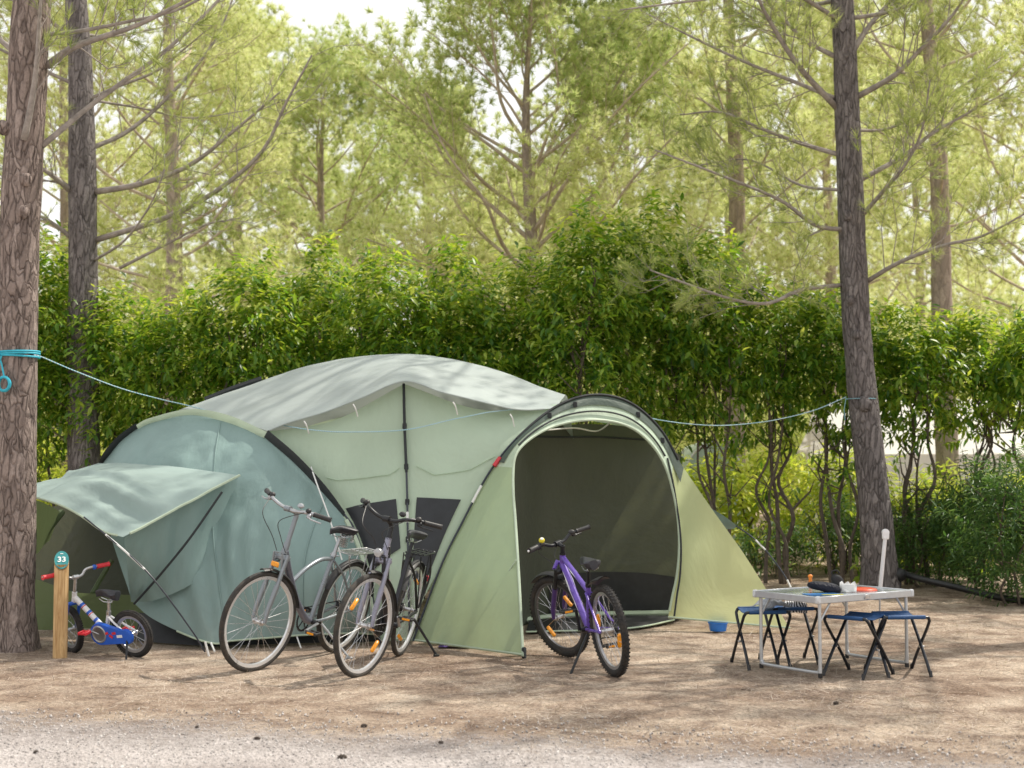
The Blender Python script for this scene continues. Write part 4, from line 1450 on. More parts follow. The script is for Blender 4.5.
def purple_bike():
    R, WB = 0.305, 0.94
    root = empty('mountain_bicycle', (0, 0, 0), "purple mountain bicycle with yellow bell standing in front of the porch", 'bicycle')
    hubr, hubf = V((0, 0, R)), V((WB, 0, R))
    ha = math.radians(70)
    axis = V((-math.cos(ha), 0, math.sin(ha)))
    crown = V((WB - 0.045, 0, R)) + axis * 0.37
    htop = crown + axis * 0.13
    M = steer_matrix(crown, axis, math.radians(22))
    bb = V((0.385, 0, 0.275))
    sa = math.radians(71)
    sdir = V((-math.cos(sa), 0, math.sin(sa)))
    stop = bb + sdir * 0.33
    b = MB()
    b.tube([crown + axis * 0.02, htop], 0.022, 14)
    b.tube([htop - axis * 0.03, stop - sdir * 0.05], 0.0185, 12)
    b.tube([htop - axis * 0.085, bb], 0.0235, 12)
    b.tube([bb - sdir * 0.02, stop], 0.017, 12)
    for s in (-1, 1):
        b.tube([bb + V((0, s * 0.025, 0)), hubr + V((0, s * 0.064, 0))], 0.010, 8)
        b.tube([stop - sdir * 0.06 + V((0, s * 0.02, 0)), hubr + V((0, s * 0.064, 0))], 0.009, 8)
    fr = b.build('frame', PURP, root)
    b = MB()   # pale streaks along the tubes
    a0, a1 = htop - axis * 0.085, bb
    side = V((0, 1, 0))
    for s in (-1, 1):
        for (u0, u1, off) in ((0.12, 0.42, 0.004), (0.5, 0.72, -0.005), (0.2, 0.55, -0.012)):
            p0, p1 = a0.lerp(a1, u0), a0.lerp(a1, u1)
            b.tube([p0 + V((0, s * 0.0225, off)), p0.lerp(p1, 0.5) + V((0, s * 0.023, off + 0.003)), p1 + V((0, s * 0.0225, off))], [0.001, 0.0045, 0.001], 6)
        p0, p1 = (htop - axis * 0.03).lerp(stop - sdir * 0.05, 0.3) + V((0, s * 0.018, 0)), (htop - axis * 0.03).lerp(stop - sdir * 0.05, 0.6) + V((0, s * 0.018, 0))
        b.tube([p0, p0.lerp(p1, 0.5), p1], [0.001, 0.005, 0.001], 6)
    b.build('decal', WHITEP, fr)
    b = MB()
    b.box(crown + V((0.005, 0, 0)), (0.05, 0.12, 0.04), bev=0.012)
    for s in (-1, 1):
        b.tube([crown + V((0.01, s * 0.052, 0.02)), crown.lerp(hubf, 0.42) + V((0.012, s * 0.054, 0))], 0.015, 10)
    xform(b, M)
    fk = b.build('fork', BLACKM, root)
    b = MB()
    for s in (-1, 1):
        b.tube([crown.lerp(hubf, 0.36) + V((0.012, s * 0.054, 0)), crown.lerp(hubf, 0.8) + V((0.015, s * 0.056, 0)), hubf + V((0, s * 0.057, 0))], [0.020, 0.018, 0.012], 10)
    xform(b, M)
    b.build('fork_leg_sleeve', DPURP, fk)
    b = MB()
    b.tube([crown + V((0.03, -0.05, 0.02)), crown + V((0.045, 0, 0.06)), crown + V((0.03, 0.05, 0.02))], 0.016, 8)
    xform(b, M)
    b.build('fork_arch', PURP, fk)
    b = MB()
    b.box(M @ (crown.lerp(hubf, 0.55) + V((-0.01, -0.075, 0))), (0.012, 0.012, 0.05), bev=0.003)
    b.build('fork_decal', YELLOW, fk)
    wheel(root, hubf, R, 0.052, M, rimmat=plain('dark_rim', (0.10, 0.10, 0.11), 0.35, 0.6), refl=2, knob=True, refl_a0=math.radians(-40))
    wheel(root, hubr, R, 0.052, None, rimmat=ALU, refl=2, knob=True, refl_a0=math.radians(195))
    fender(root, hubf, R + 0.012, math.radians(48), math.radians(118), 0.07, BLACKP, M)
    # rear guard held up behind the saddle post
    b = MB()
    rows = []
    for k in range(12):
        u = k / 11
        x = 0.22 - 0.26 * u
        z = 0.60 + 0.07 * u + 0.015 * math.sin(u * PI)
        rows.append([V((x, t * 0.045, z - 0.02 * t * t)) for t in (-1, -.6, 0, .6, 1)])
    b.grid(rows)
    b.grid([[p - V((0, 0, 0.005)) for p in reversed(r)] for r in rows])
    b.build('fender', BLACKP, root)
    clamp = htop + axis * 0.055 + V((0.045, 0, 0.02))
    b = MB()
    b.tube([htop, htop + axis * 0.06], 0.018, 12)
    b.tube([htop + axis * 0.05, clamp], 0.017, 12)
    b.lathe([(0.022, -0.025), (0.022, 0.025)], clamp, (0, 1, 0), 12)
    b.lathe([(0.024, -0.008), (0.024, 0.008)], htop, axis, 12)
    xform(b, M)
    b.build('stem', BLACKM, root)
    W2, rise = 0.29, 0.035
    half = [(0, 0, 0), (0, 0.06, 0.002), (0.0, 0.13, rise * 0.9), (-0.012, 0.2, rise), (-0.035, W2, rise)]
    pts = [clamp + V((x, -y, z)) for x, y, z in reversed(half[1:])] + [clamp + V(h_) for h_ in half]
    b = MB()
    b.tube(catmull(pts, 36), 0.0125, 10)
    xform(b, M)
    hb = b.build('handlebar', BLACKM, root)
    for s in (-1, 1):
        tip = clamp + V((-0.035, s * W2, rise))
        d = (clamp + V((-0.012, s * 0.2, rise)) - tip).normalized()
        grip(hb, M @ tip, M @ (tip + d * 0.11), BLACKP, 0.0175)
        fw = (M.to_3x3() @ V((0.9, 0, -0.4))).normalized()
        lever(hb, M @ (tip + d * 0.13 + V((0, 0, -0.01))), M @ (tip + d * 0.04 + V((0, 0, -0.01))), BLACKM, fw)
        b = MB()
        b.blob(M @ (tip + d * 0.15 + V((-0.005, 0, 0.005))), (0.022, 0.026, 0.02))
        b.build('shifter', BLACKP, hb)
    b = MB()
    tip = M @ (clamp + V((-0.04, W2 + 0.012, rise)))
    b.blob(tip, (0.008, 0.008, 0.008))
    b.build('grip_plug', WHITEP, hb)
    b = MB()
    bc = M @ (clamp + V((-0.015, 0.145, rise + 0.032)))
    b.lathe([(0.0, 0.018), (0.014, 0.015), (0.021, 0.004), (0.021, -0.006), (0.010, -0.02)], bc, (-0.6, 0.1, 0.7), 16)
    bl = b.build('bell', YELLOW, hb)
    b = MB()
    b.lathe([(0.0, 0.020), (0.008, 0.0195), (0.012, 0.0165)], bc, (-0.6, 0.1, 0.7), 14)
    b.build('bell_cap', WHITEP, bl)
    for y0 in (0.15, -0.15):
        cable(hb, [M @ (clamp + V((0.02, y0, rise))), M @ (clamp + V((0.12, y0 * 0.6, -0.04))), M @ (crown + V((0.09, y0 * 0.2, 0.08))), htop - axis * 0.12 + V((-0.02, 0.026 * (1 if y0 > 0 else -1), 0))])
    sp = stop + sdir * 0.12
    b = MB()
    b.tube([stop - sdir * 0.02, sp], 0.0135, 10)
    b.lathe([(0.021, -0.015), (0.021, 0.015)], stop, sdir, 12)
    b.build('seat_post', BLACKM, root)
    saddle(root, sp + V((-0.01, 0, 0.045)), 0.25, 0.155)
    crank(root, bb, 0.08, 0.15, math.radians(-80), armmat=BLACKM)
    chain(root, bb, hubr, 0.08, 0.045, -0.048)
    b = MB()
    b.box((-0.005, -0.058, 0.235), (0.025, 0.012, 0.10), Matrix.Rotation(0.3, 3, 'Y'), bev=0.004)
    b.lathe([(0.02, -0.003), (0.02, 0.003)], V((0.015, -0.05, 0.20)), (0, 1, 0), 12)
    b.build('derailleur', BLACKM, root)
    b = MB()
    k0, ty = V((0.05, 0.07, 0.29)), 0.24
    b.tube([V((0.30, 0.05, 0.25)), V((0.30, 0.05, 0.25)).lerp(V((0.20, ty, math.tan(math.radians(6)) * ty)), 1.0)], 0.009, 8)
    b.build('kickstand', BLACKM, root)
    return root


b3 = purple_bike()
place_bike(b3, onz(615, 674.5), onz(567, 656), -8)


def child_bike():
    R, WB = 0.178, 0.60
    root = empty('child_bicycle', (0, 0, 0), "small white and blue child's bicycle with red grips, behind the numbered post", 'bicycle')
    hubr, hubf = V((0, 0, R)), V((WB, 0, R))
    ha = math.radians(74)
    axis = V((-math.cos(ha), 0, math.sin(ha)))
    crown = V((WB - 0.03, 0, R)) + axis * 0.22
    htop = crown + axis * 0.09
    M = steer_matrix(crown, axis, math.radians(-20))
    bb = V((0.24, 0, 0.19))
    seat = V((0.19, 0, 0.33))
    b = MB()
    b.tube([crown + axis * 0.01, htop], 0.019, 12)
    b.tube([htop - axis * 0.04, bb], 0.021, 12)
    b.tube([bb - V((0, 0, 0.01)), seat], 0.015, 10)
    for s in (-1, 1):
        b.tube([bb + V((0, s * 0.02, 0)), hubr + V((0, s * 0.05, 0))], 0.009, 8)
        b.tube([seat + V((0, s * 0.012, -0.03)), hubr + V((0, s * 0.05, 0))], 0.008, 8)
    fr = b.build('frame', WHITEP, root)
    b = MB()
    a0, a1 = htop - axis * 0.04, bb
    for u0, u1 in ((0.22, 0.28), (0.44, 0.50), (0.66, 0.72)):
        b.tube([a0.lerp(a1, u0), a0.lerp(a1, u1)], 0.0216, 12, caps=False)
    b.build('decal', BLUEP, fr)
    b = MB()
    for u0, u1 in ((0.29, 0.31), (0.51, 0.53)):
        b.tube([a0.lerp(a1, u0), a0.lerp(a1, u1)], 0.0217, 12, caps=False)
    b.build('decal', REDP, fr)
    b = MB()
    b.box(crown, (0.04, 0.10, 0.025), bev=0.008)
    for s in (-1, 1):
        b.tube([crown + V((0, s * 0.045, 0)), hubf + V((0, s * 0.048, 0))], 0.0125, 8)
    xform(b, M)
    b.build('fork', BLUEP, root)
    wheel(root, hubf, R, 0.044, M, nsp=16, rimmat=ALU, knob=True)
    wheel(root, hubr, R, 0.044, None, nsp=16, rimmat=ALU, knob=True)
    clamp = htop + axis * 0.12
    b = MB()
    b.tube([htop, clamp], 0.013, 10)
    b.lathe([(0.018, -0.02), (0.018, 0.02)], clamp, (0, 1, 0), 10)
    xform(b, M)
    b.build('stem', STEEL, root)
    W2 = 0.265
    half = [(0, 0, 0), (0, 0.05, 0.005), (0.0, 0.10, 0.045), (-0.02, W2, 0.05)]
    pts = [clamp + V((x, -y, z)) for x, y, z in reversed(half[1:])] + [clamp + V(h_) for h_ in half]
    b = MB()
    b.tube(catmull(pts, 30), 0.011, 9)
    xform(b, M)
    hb = b.build('handlebar', STEEL, root)
    for s in (-1, 1):
        tip = clamp + V((-0.02, s * W2, 0.05))
        d = (clamp + V((0, s * 0.10, 0.045)) - tip).normalized()
        grip(hb, M @ tip, M @ (tip + d * 0.095), REDP, 0.017)
        b = MB()
        b.box(M @ (tip + d * 0.115), (0.03, 0.03, 0.035), bev=0.008)
        b.build('brake_clamp', BLUEP, hb)
        fw = (M.to_3x3() @ V((0.9, 0, -0.3))).normalized()
        lever(hb, M @ (tip + d * 0.11), M @ (tip + d * 0.045), BLACKP, fw, 0.005)
    sp = seat + V((-0.02, 0, 0.10))
    b = MB()
    b.tube([seat - V((0, 0, 0.02)), sp], 0.0125, 10)
    b.lathe([(0.018, -0.015), (0.018, 0.015)], seat, (-0.2, 0, 1), 10)
    b.build('seat_post', STEEL, root)
    saddle(root, sp + V((0, 0, 0.045)), 0.20, 0.13)
    # blue chain guard on the near side
    out_, n_ = [], 40
    prof = []
    for a in np.linspace(60, 300, 14):
        prof.append((0.0 + math.cos(math.radians(a)) * 0.058 - 0.0, R + math.sin(math.radians(a)) * 0.058))
    for a in np.linspace(-100, 100, 16):
        prof.append((bb.x + math.cos(math.radians(a)) * 0.086, bb.z + math.sin(math.radians(a)) * 0.086))
    yy0, yy1 = 0.052, 0.078
    m_ = len(prof)
    cx, cz = 0.12, 0.185
    vs = [(x, yy0, z) for x, z in prof] + [(cx + (x - cx) * 0.97, yy1, cz + (z - cz) * 0.94) for x, z in prof]
    fs = [tuple(reversed(range(m_))), tuple(range(m_, 2 * m_))] + [(i, (i + 1) % m_, (i + 1) % m_ + m_, i + m_) for i in range(m_)]
    b = MB(); b.add(vs, fs)
    cg = b.build('chain_guard', BLUEP, root)
    b = MB()
    b.lathe([(0.050, 0.0795), (0.058, 0.0835), (0.066, 0.0795)], V((bb.x, 0, bb.z)), (0, 1, 0), 24)
    b.build('guard_ring', ALU, cg)
    b = MB()
    for (x, z, a) in ((0.17, 0.20, 0.4), (0.13, 0.18, -0.5), (0.10, 0.205, 0.2)):
        b.box((x, 0.0795, z), (0.035, 0.004, 0.018), Matrix.Rotation(a, 3, 'Y'))
    b.build('decal', REDP, cg)
    b = MB()
    b.box((0.05, 0.0795, 0.185), (0.05, 0.004, 0.02), Matrix.Rotation(0.1, 3, 'Y'))
    b.build('decal', WHITEP, cg)
    crank(root, bb, 0.05, 0.085, math.radians(-160), pedal_mat=REDP, refl=False, pedal_len=0.065)
    b = MB()
    b.tube([V((0.0, 0.055, R)), V((-0.05, 0.16, 0.03))], 0.008, 7)
    b.build('kickstand', BLACKM, root)
    return root


b4 = child_bike()
place_bike(b4, onz(136, 655), onz(83, 651), -14)

# ------------------------------------------------------------------ numbered post
WOOD = None
def wood_material():
    m, nt, out = nodes_of('pale_pine_wood')
    vec = texco(nt, (1, 1, 0.09))
    g1 = noise_tex(nt, vec, 38, 4, 0.6, 1.5)
    g2 = noise_tex(nt, texco(nt, (1, 1, 0.4)), 9, 3)
    c = ramp(nt, g1, [(0.3, (0.40, 0.23, 0.09)), (0.55, (0.60, 0.40, 0.19)), (0.75, (0.70, 0.50, 0.27))])
    c = mixc(nt, 0.6, c, ramp(nt, g2, [(0.35, (0.75, 0.7, 0.65)), (0.65, (1.1, 1.1, 1.1))]), 'MULTIPLY')
    p = N(nt, 'ShaderNodeBsdfPrincipled')
    nt.links.new(c, p.inputs['Base Color'])
    p.inputs['Roughness'].default_value = 0.75
    nt.links.new(bump(nt, g1, 0.3, 0.004), p.inputs['Normal'])
    nt.links.new(p.outputs[0], out.inputs[0])
    return m


TEAL = plain('teal_sign_paint', (0.025, 0.22, 0.23), 0.5, var=0.12)
q = onz(60, 656)
post = empty('pitch_post', (q.x, q.y, 0), 'short pale wooden post with a teal number 33 plate on its slanted top', 'post', rotz=0.31)
b = MB()
n = 28
R0, HT = 0.051, 0.735
rows = []
for z in (-0.02, 0.0, 0.2, 0.4, 0.55, 0.66):
    rows.append([V((math.cos(2 * PI * k / n) * R0, math.sin(2 * PI * k / n) * R0, z)) for k in range(n)])
rows.append([V((math.cos(2 * PI * k / n) * R0, math.sin(2 * PI * k / n) * R0, HT - 0.055 + math.sin(2 * PI * k / n) * R0 * 1.25)) for k in range(n)])
rows.append([V((math.cos(2 * PI * k / n) * R0 * 0.9, math.sin(2 * PI * k / n) * R0 * 0.9, HT - 0.05 + math.sin(2 * PI * k / n) * R0 * 0.9 * 1.25)) for k in range(n)])
for r in rows:
    r.append(r[0])
b.grid(rows)
b.add(rows[-1][:-1], [tuple(range(n))])
b.build('post_shaft', wood_material(), post)
slope = math.atan(1.25)
Rp = Matrix.Rotation(slope - PI / 2 + PI / 2, 3, 'X')
nrm = V((0, -math.sin(slope), math.cos(slope)))
upv = V((0, math.cos(slope), math.sin(slope)))
cc = V((0, 0, HT - 0.05)) + nrm * 0.006
b = MB()
el = [V((math.cos(2 * PI * k / 36) * 0.050, 0, 0)) + upv * (math.sin(2 * PI * k / 36) * 0.078) for k in range(36)]
b.add([cc + p for p in el] + [cc + nrm * 0.006 + p for p in el], [tuple(range(36, 72))] + [(k, (k + 1) % 36, (k + 1) % 36 + 36, k + 36) for k in range(36)])
plate = b.build('number_plate', TEAL, post)
fc = bpy.data.curves.new('digits', 'FONT')
fc.body = '33'
fc.size = 0.062
fc.align_x = 'CENTER'
fc.align_y = 'CENTER'
fc.extrude = 0.001
fc.offset = 0.0012
tmp = bpy.data.objects.new('digits_tmp', fc)
COL.objects.link(tmp)
dg = bpy.context.evaluated_depsgraph_get()
dg.update()
me = bpy.data.meshes.new_from_object(tmp.evaluated_get(dg))
bpy.data.objects.remove(tmp)
dig = bpy.data.objects.new('digits', me)
me.materials.clear()
me.materials.append(WHITE_SIGN := plain('white_sign_paint', (0.8, 0.82, 0.8), 0.5, var=0.05))
COL.objects.link(dig)
dig.parent = plate
R4 = Matrix((V((1, 0, 0)), upv, nrm)).transposed().to_4x4()
dig.matrix_local = Matrix.Translation(cc + nrm * 0.0085) @ R4
b = MB()
for s, ww in ((0.052, 0.02), (-0.052, 0.014)):
    b.box(cc + nrm * 0.0075 + upv * s, (ww, 0.005, 0.003), Matrix((V((1, 0, 0)), upv, nrm)).transposed())
b.build('plate_mark', WHITE_SIGN, plate)

# ------------------------------------------------------------------ camp table and stools
TALU = plain('matt_aluminium', (0.54, 0.56, 0.58), 0.38, 0.55, var=0.06)
TTOP = plain('brushed_top', (0.40, 0.44, 0.47), 0.25, 0.5, var=0.08, scale=14)
tA, tB, tC, tD = onz(755, 668), onz(821, 678.5), onz(907, 668.5), onz(841, 658)
tc = (tA + tB + tC + tD) / 4
lng = ((tC - tB) + (tD - tA)).normalized()
sht = V((-lng.y, lng.x, 0))
if sht.dot(tA - tB) < 0:
    sht = -sht
TL, TW, TH = 0.93, 0.60, 0.525
tc = tc + lng * 0.03
table = empty('camp_table', (tc.x, tc.y, 0), 'silver folding camp table with U-shaped legs', 'table', rotz=math.atan2(lng.y, lng.x))
# local x along the long side, local y across; far side = +y
b = MB()
for sx in (-1, 1):
    b.box((sx * TL / 4, 0, TH - 0.012), (TL / 2 - 0.006, TW - 0.03, 0.014), bev=0.003)
b.build('tabletop', TTOP, table)
b = MB()
for sy in (-1, 1):
    for sx in (-1, 1):
        b.box((sx * TL / 4, sy * (TW / 2 - 0.008), TH - 0.022), (TL / 2 - 0.003, 0.018, 0.046), bev=0.004)
for sx in (-1, 1):
    b.box((sx * (TL / 2 - 0.008), 0, TH - 0.0215), (0.018, TW - 0.036, 0.045), bev=0.004)
fr = b.build('table_frame', TALU, table)
b = MB()
for sx in (-1, 1):
    for sy in (-1, 1):
        b.box((sx * (TL / 2 - 0.012), sy * (TW / 2 - 0.012), TH - 0.021), (0.034, 0.034, 0.052), bev=0.008)
b.build('corner_cap', plain('white_corner', (0.62, 0.64, 0.66), 0.4), fr)
b = MB()
for sy in (-1, 1):
    b.box((0, sy * (TW / 2 + 0.004), TH - 0.022), (0.06, 0.006, 0.03), bev=0.002)
    for dx in (-0.018, 0.018):
        b.lathe([(0.006, 0), (0.006, 0.004)], V((dx, sy * (TW / 2 + 0.006), TH - 0.02)), (0, sy, 0), 8)
b.build('catch', STEEL, fr)
for sx in (-1, 1):
    b = MB()
    x = sx * (TL / 2 - 0.045)
    yl = TW / 2 - 0.03
    pts = [(x, -yl, TH - 0.04), (x, -yl, 0.10), (x, -yl + 0.01, 0.045), (x, -yl + 0.04, 0.030), (x, yl - 0.04, 0.030), (x, yl - 0.01, 0.045), (x, yl, 0.10), (x, yl, TH - 0.04)]
    b.tube(catmull(pts, 60), 0.0115, 10)
    for s in (-1, 1):
        b.tube([(x, s * yl, 0.12), (x, s * yl, 0.0)], 0.0125, 10)
        b.tube([(x - sx * 0.0, s * (yl - 0.0), TH - 0.17), (x - sx * 0.11, s * (yl - 0.0), TH - 0.03)], 0.007, 6)
    lg = b.build('leg_frame', TALU, table)
    for s in (-1, 1):
        b = MB()
        b.lathe([(0.014, 0.0), (0.015, 0.006), (0.014, 0.03)], V((x, s * yl, 0)), (0, 0, 1), 10)
        b.build('foot_cap', BLACKP, lg)

STUBE = plain('black_tube', (0.012, 0.015, 0.022), 0.3, 0.2, var=0.3)
SBLUE = fabric('blue_canvas', (0.014, 0.07, 0.20), 0.06, (0.03, 0.12, 0.35), 0.35, sheen=0.5, stretch=(3, 3, 3))


def make_stool():
    # rails along local x, legs cross in the local y-z plane
    root = empty('folding_stool', (0, 0, 0), 'x', 'stool', 'blue folding stools round the camp table')
    Lx, hy, H_, fy = 0.33, 0.14, 0.385, 0.185
    for k, s in enumerate((-1, 1)):
        b = MB()
        xo = Lx / 2 - k * 0.020
        r = 0.03
        pts = [(-xo, -s * fy, 0.0), (-xo, -s * fy * 0.5, H_ * 0.30), (-xo, s * hy * 0.72, H_ - 0.06), (-xo + 0.008, s * hy * 0.97, H_ - 0.014), (-xo + 0.035, s * hy, H_),
               (0, s * hy, H_), (xo - 0.035, s * hy, H_), (xo - 0.008, s * hy * 0.97, H_ - 0.014), (xo, s * hy * 0.72, H_ - 0.06), (xo, -s * fy * 0.5, H_ * 0.30), (xo, -s * fy, 0.0)]
        b.tube(catmull(pts, 60), 0.0105, 9)
        lf = b.build('leg_frame', STUBE, root)
        for sx in (-1, 1):
            b = MB()
            b.tube([(sx * xo, -s * fy, -0.002), (sx * xo, -s * (fy - 0.012), 0.035)], 0.0125, 8)
            b.build('foot_cap', BLACKP, lf)
    for sx in (-1, 1):
        b = MB()
        b.lathe([(0.007, -0.026), (0.007, 0.012)], V((sx * (Lx / 2 - 0.004), -0.012, 0.176)), (sx, 0, 0), 8)
        b.build('pivot', STEEL, root)
    rows = []
    for i in range(15):
        x = -Lx / 2 + 0.035 + (Lx - 0.07) * i / 14
        r = []
        for j in range(17):
            u = j / 16 * 2 - 1
            y = u * (hy + 0.011)
            z = H_ + 0.012 - 0.026 * (1 - u * u) - (0.016 if abs(u) > 0.99 else 0)
            z += 0.003 * noise.noise((x * 20, y * 20, 2))
            r.append(V((x, y, z)))
        rows.append(r)
    b = MB()
    b.grid(rows)
    b.grid([[p - V((0, 0, 0.004)) for p in reversed(r)] for r in rows])
    st = b.build('seat', SBLUE, root)
    for s in (-1, 1):
        b = MB()
        b.tube([(-Lx / 2 + 0.036, s * hy, H_), (Lx / 2 - 0.036, s * hy, H_)], 0.0135, 8)
        b.build('seat_sleeve', SBLUE, st)
    return root


stool0 = make_stool()
T3 = Matrix.Rotation(table.rotation_euler.z, 3, 'Z')
spots = [(762, 664.5, 0.06, 'blue folding stool at the left end of the camp table, half under it'),
         (790, 660.5, 0.06, 'blue folding stool under the middle of the table with a patterned cloth on it'),
         (857, 673, -0.30, 'blue folding stool in front of the table, overlapping the near table leg'),
         (899, 671.5, 0.02, 'blue folding stool at the right corner of the camp table')]
stools = []
for i, (px, py, da, lab) in enumerate(spots):
    o = stool0 if i == 0 else copy_tree(stool0)
    q = onz(px, py)
    o.location = (q.x, q.y, ground_z(q.x, q.y) + 0.002)
    o.rotation_euler = (0, 0, (0.12 if i != 2 else -0.75))
    o['label'] = lab
    stools.append(o)

# what lies on the table
def tt_pt(px, py, z=TH):
    p = onz(px, py, z)
    return p


ZT = TH - 0.004
NAVY = fabric('dark_pouch', (0.012, 0.014, 0.026), 0.02, None, 0.6, sheen=0.25, stretch=(6, 6, 6))
p = tt_pt(826, 592)
b = MB()
b.blob((0, 0, 0.035), (0.115, 0.06, 0.034), Matrix.Rotation(0.12, 3, 'Y'), 24, 14, 0.75, jit=0.25)
o = b.build('pouch', NAVY, None, sharp=None)
o.location = (p.x, p.y + 0.03, ZT)
o.rotation_euler = (0, 0, -0.15)
tag(o, 'soft dark navy pouch lying on the camp table', 'pouch')
p = tt_pt(840, 589)
b = MB()
b.blob((0, 0, 0.05), (0.045, 0.04, 0.05), None, 18, 12, 0.8, jit=0.5)
b.tube(catmull([(-0.03, 0, 0.08), (-0.035, 0.0, 0.115), (0.0, 0, 0.125), (0.02, 0, 0.10)], 12), 0.006, 6)
o = b.build('drawstring_bag', plain('black_nylon', (0.012, 0.012, 0.014), 0.6, var=0.4), None, sharp=None)
o.location = (p.x, p.y + 0.09, ZT)
tag(o, 'small black drawstring bag behind the pouch on the table', 'bag')
p = tt_pt(848, 592)
b = MB()
rows = []
for i in range(9):
    rows.append([V(((i / 8 - 0.5) * 0.11, 0.015 * math.sin(i * 1.3 + j) * 0.6 + j * 0.004, 0.002 + j / 6 * 0.075 * (0.85 + 0.15 * math.sin(i * 2.1)))) for j in range(7)])
b.grid(rows)
b.grid([[V((q_.x, q_.y + 0.022, q_.z * 0.92)) for q_ in reversed(r)] for r in rows])
b.box((0.0, 0.012, 0.03), (0.09, 0.018, 0.055), bev=0.006)
o = b.build('paper_packet', plain('white_paper', (0.76, 0.76, 0.74), 0.8, var=0.06), None)
o.location = (p.x, p.y + 0.0, ZT)
o.rotation_euler = (0, 0, -0.3)
tag(o, 'crumpled white paper packet next to the pouch on the table', 'packet')
p = tt_pt(860, 590)
b = MB()
b.lathe([(0.0, 0.014), (0.07, 0.013), (0.095, 0.010), (0.105, 0.003), (0.108, -0.004), (0.10, -0.004)], (0, 0, 0.004), (0, 0, 1), 36)
o = b.build('plate', plain('coral_plastic', (0.72, 0.10, 0.045), 0.4, var=0.08), None)
o.location = (p.x + 0.02, p.y + 0.04, ZT)
tag(o, 'upturned coral red plate on the right half of the table', 'plate')
p = tt_pt(824, 594.5)
b = MB()
b.box((0, 0, 0.003), (0.24, 0.15, 0.004), bev=0.001)
mg = b.build('magazine', plain('blue_cover', (0.03, 0.16, 0.40), 0.35, var=0.25, scale=18), None)
mg.location = (p.x, p.y + 0.02, ZT)
mg.rotation_euler = (0, 0, 0.25)
tag(mg, 'thin blue and yellow magazine under the pouch on the table', 'magazine')
b = MB()
b.box((0.04, -0.055, 0.0058), (0.15, 0.035, 0.0012))
b.build('cover_band', YELLOW, mg)
p = tt_pt(814, 588)
b = MB()
b.blob((0, 0, 0.075), (0.018, 0.014, 0.014), None, 12, 8)
b.lathe([(0.012, 0), (0.012, 0.07)], (0, 0, 0), (0, 0, 1), 10)
o = b.build('lighter', plain('orange_plastic', (0.8, 0.25, 0.03), 0.35), None)
o.location = (p.x, p.y + 0.12, ZT)
tag(o, 'small orange lighter standing behind the pouch', 'lighter')

# cloths on the left stools
def zebra():
    m, nt, out = nodes_of('zebra_cloth')
    wv = N(nt, 'ShaderNodeTexWave')
    wv.inputs['Scale'].default_value = 16
    wv.inputs['Distortion'].default_value = 9
    wv.inputs['Detail'].default_value = 1.5
    nt.links.new(texco(nt), wv.inputs['Vector'])
    c = ramp(nt, wv.outputs['Fac'], [(0.45, (0.02, 0.02, 0.025)), (0.55, (0.75, 0.75, 0.75))])
    p_ = N(nt, 'ShaderNodeBsdfPrincipled')
    nt.links.new(c, p_.inputs['Base Color'])
    p_.inputs['Roughness'].default_value = 0.85
    nt.links.new(p_.outputs[0], out.inputs[0])
    return m


def cloth_heap(name, mat, loc, s, label, seed, rz=0, hang=0.0):
    rows = []
    for i in range(26):
        r = []
        for j in range(26):
            u, v_ = i / 25 * 2 - 1, j / 25 * 2 - 1
            d = math.hypot(u, v_)
            z = s[2] * max(0, 1 - d * d * 0.75) * (0.75 + 0.6 * noise.noise((u * 2.2, v_ * 2.2, seed))) + 0.004
            x, y = u * s[0] * (1 + 0.15 * noise.noise((u * 2, v_ * 2, seed + 5))), v_ * s[1] * (1 + 0.15 * noise.noise((u * 2, v_ * 2, seed + 9)))
            if v_ < -0.45 and hang:
                z -= (-0.45 - v_) / 0.55 * hang
                y = -0.45 * s[1] + (v_ + 0.45) * s[1] * 0.25
            r.append(V((x, y, z)))
        rows.append(r)
    b_ = MB()
    b_.grid(rows)
    b_.grid([[p_ - V((0, 0, 0.003)) for p_ in reversed(r)] for r in rows])
    o_ = b_.build(name, mat, None, sharp=None)
    o_.location = loc
    o_.rotation_euler = (0, 0, rz)
    return tag(o_, label, 'cloth')


s2 = stools[1].location
cloth_heap('folded_cloth', zebra(), (s2.x + 0.02, s2.y - 0.05, 0.40), (0.085, 0.07, 0.03), 'black and white patterned cloth hanging off a stool under the table', 3, 0.1, hang=0.06)
s1 = stools[0].location
cloth_heap('folded_cloth', fabric('grey_towel', (0.30, 0.32, 0.36), 0.05, None, 0.6, stretch=(5, 5, 5)), (s1.x + 0.07, s1.y + 0.02, 0.395), (0.12, 0.09, 0.075),
           'grey crumpled cloth lying on the leftmost stool', 8, 0.5)

# slim white pole behind the table
p0 = at(879, 640, 10.45)
pt_, pm = at(885.5, 534, 10.3), at(880, 590, 10.36)
wp = empty('white_pole', (p0.x, p0.y, 0), 'slim white pole with rounded clip top standing behind the camp table', 'pole')
b = MB()
b.tube([V(pm) - wp.location, V(pt_) - wp.location], [0.021, 0.019], 12, flat=0.7)
b.build('pole_tube', WHITEP, wp)
b = MB()
b.tube([(0, 0, -0.02), V(pm) - wp.location], 0.007, 8)
b.build('pole_rod', TALU, wp)
b = MB()
tl = V(pt_) - wp.location
b.box(tl + V((0, 0, -0.012)), (0.048, 0.034, 0.055), bev=0.008)
b.lathe([(0.024, -0.019), (0.026, 0), (0.024, 0.019)], tl + V((0, 0, 0.012)), (0, 1, 0), 18)
b.lathe([(0.009, -0.024), (0.009, 0.024)], tl + V((0, 0, 0.012)), (0, 1, 0), 12)
b.build('pole_clip', WHITEP, wp)

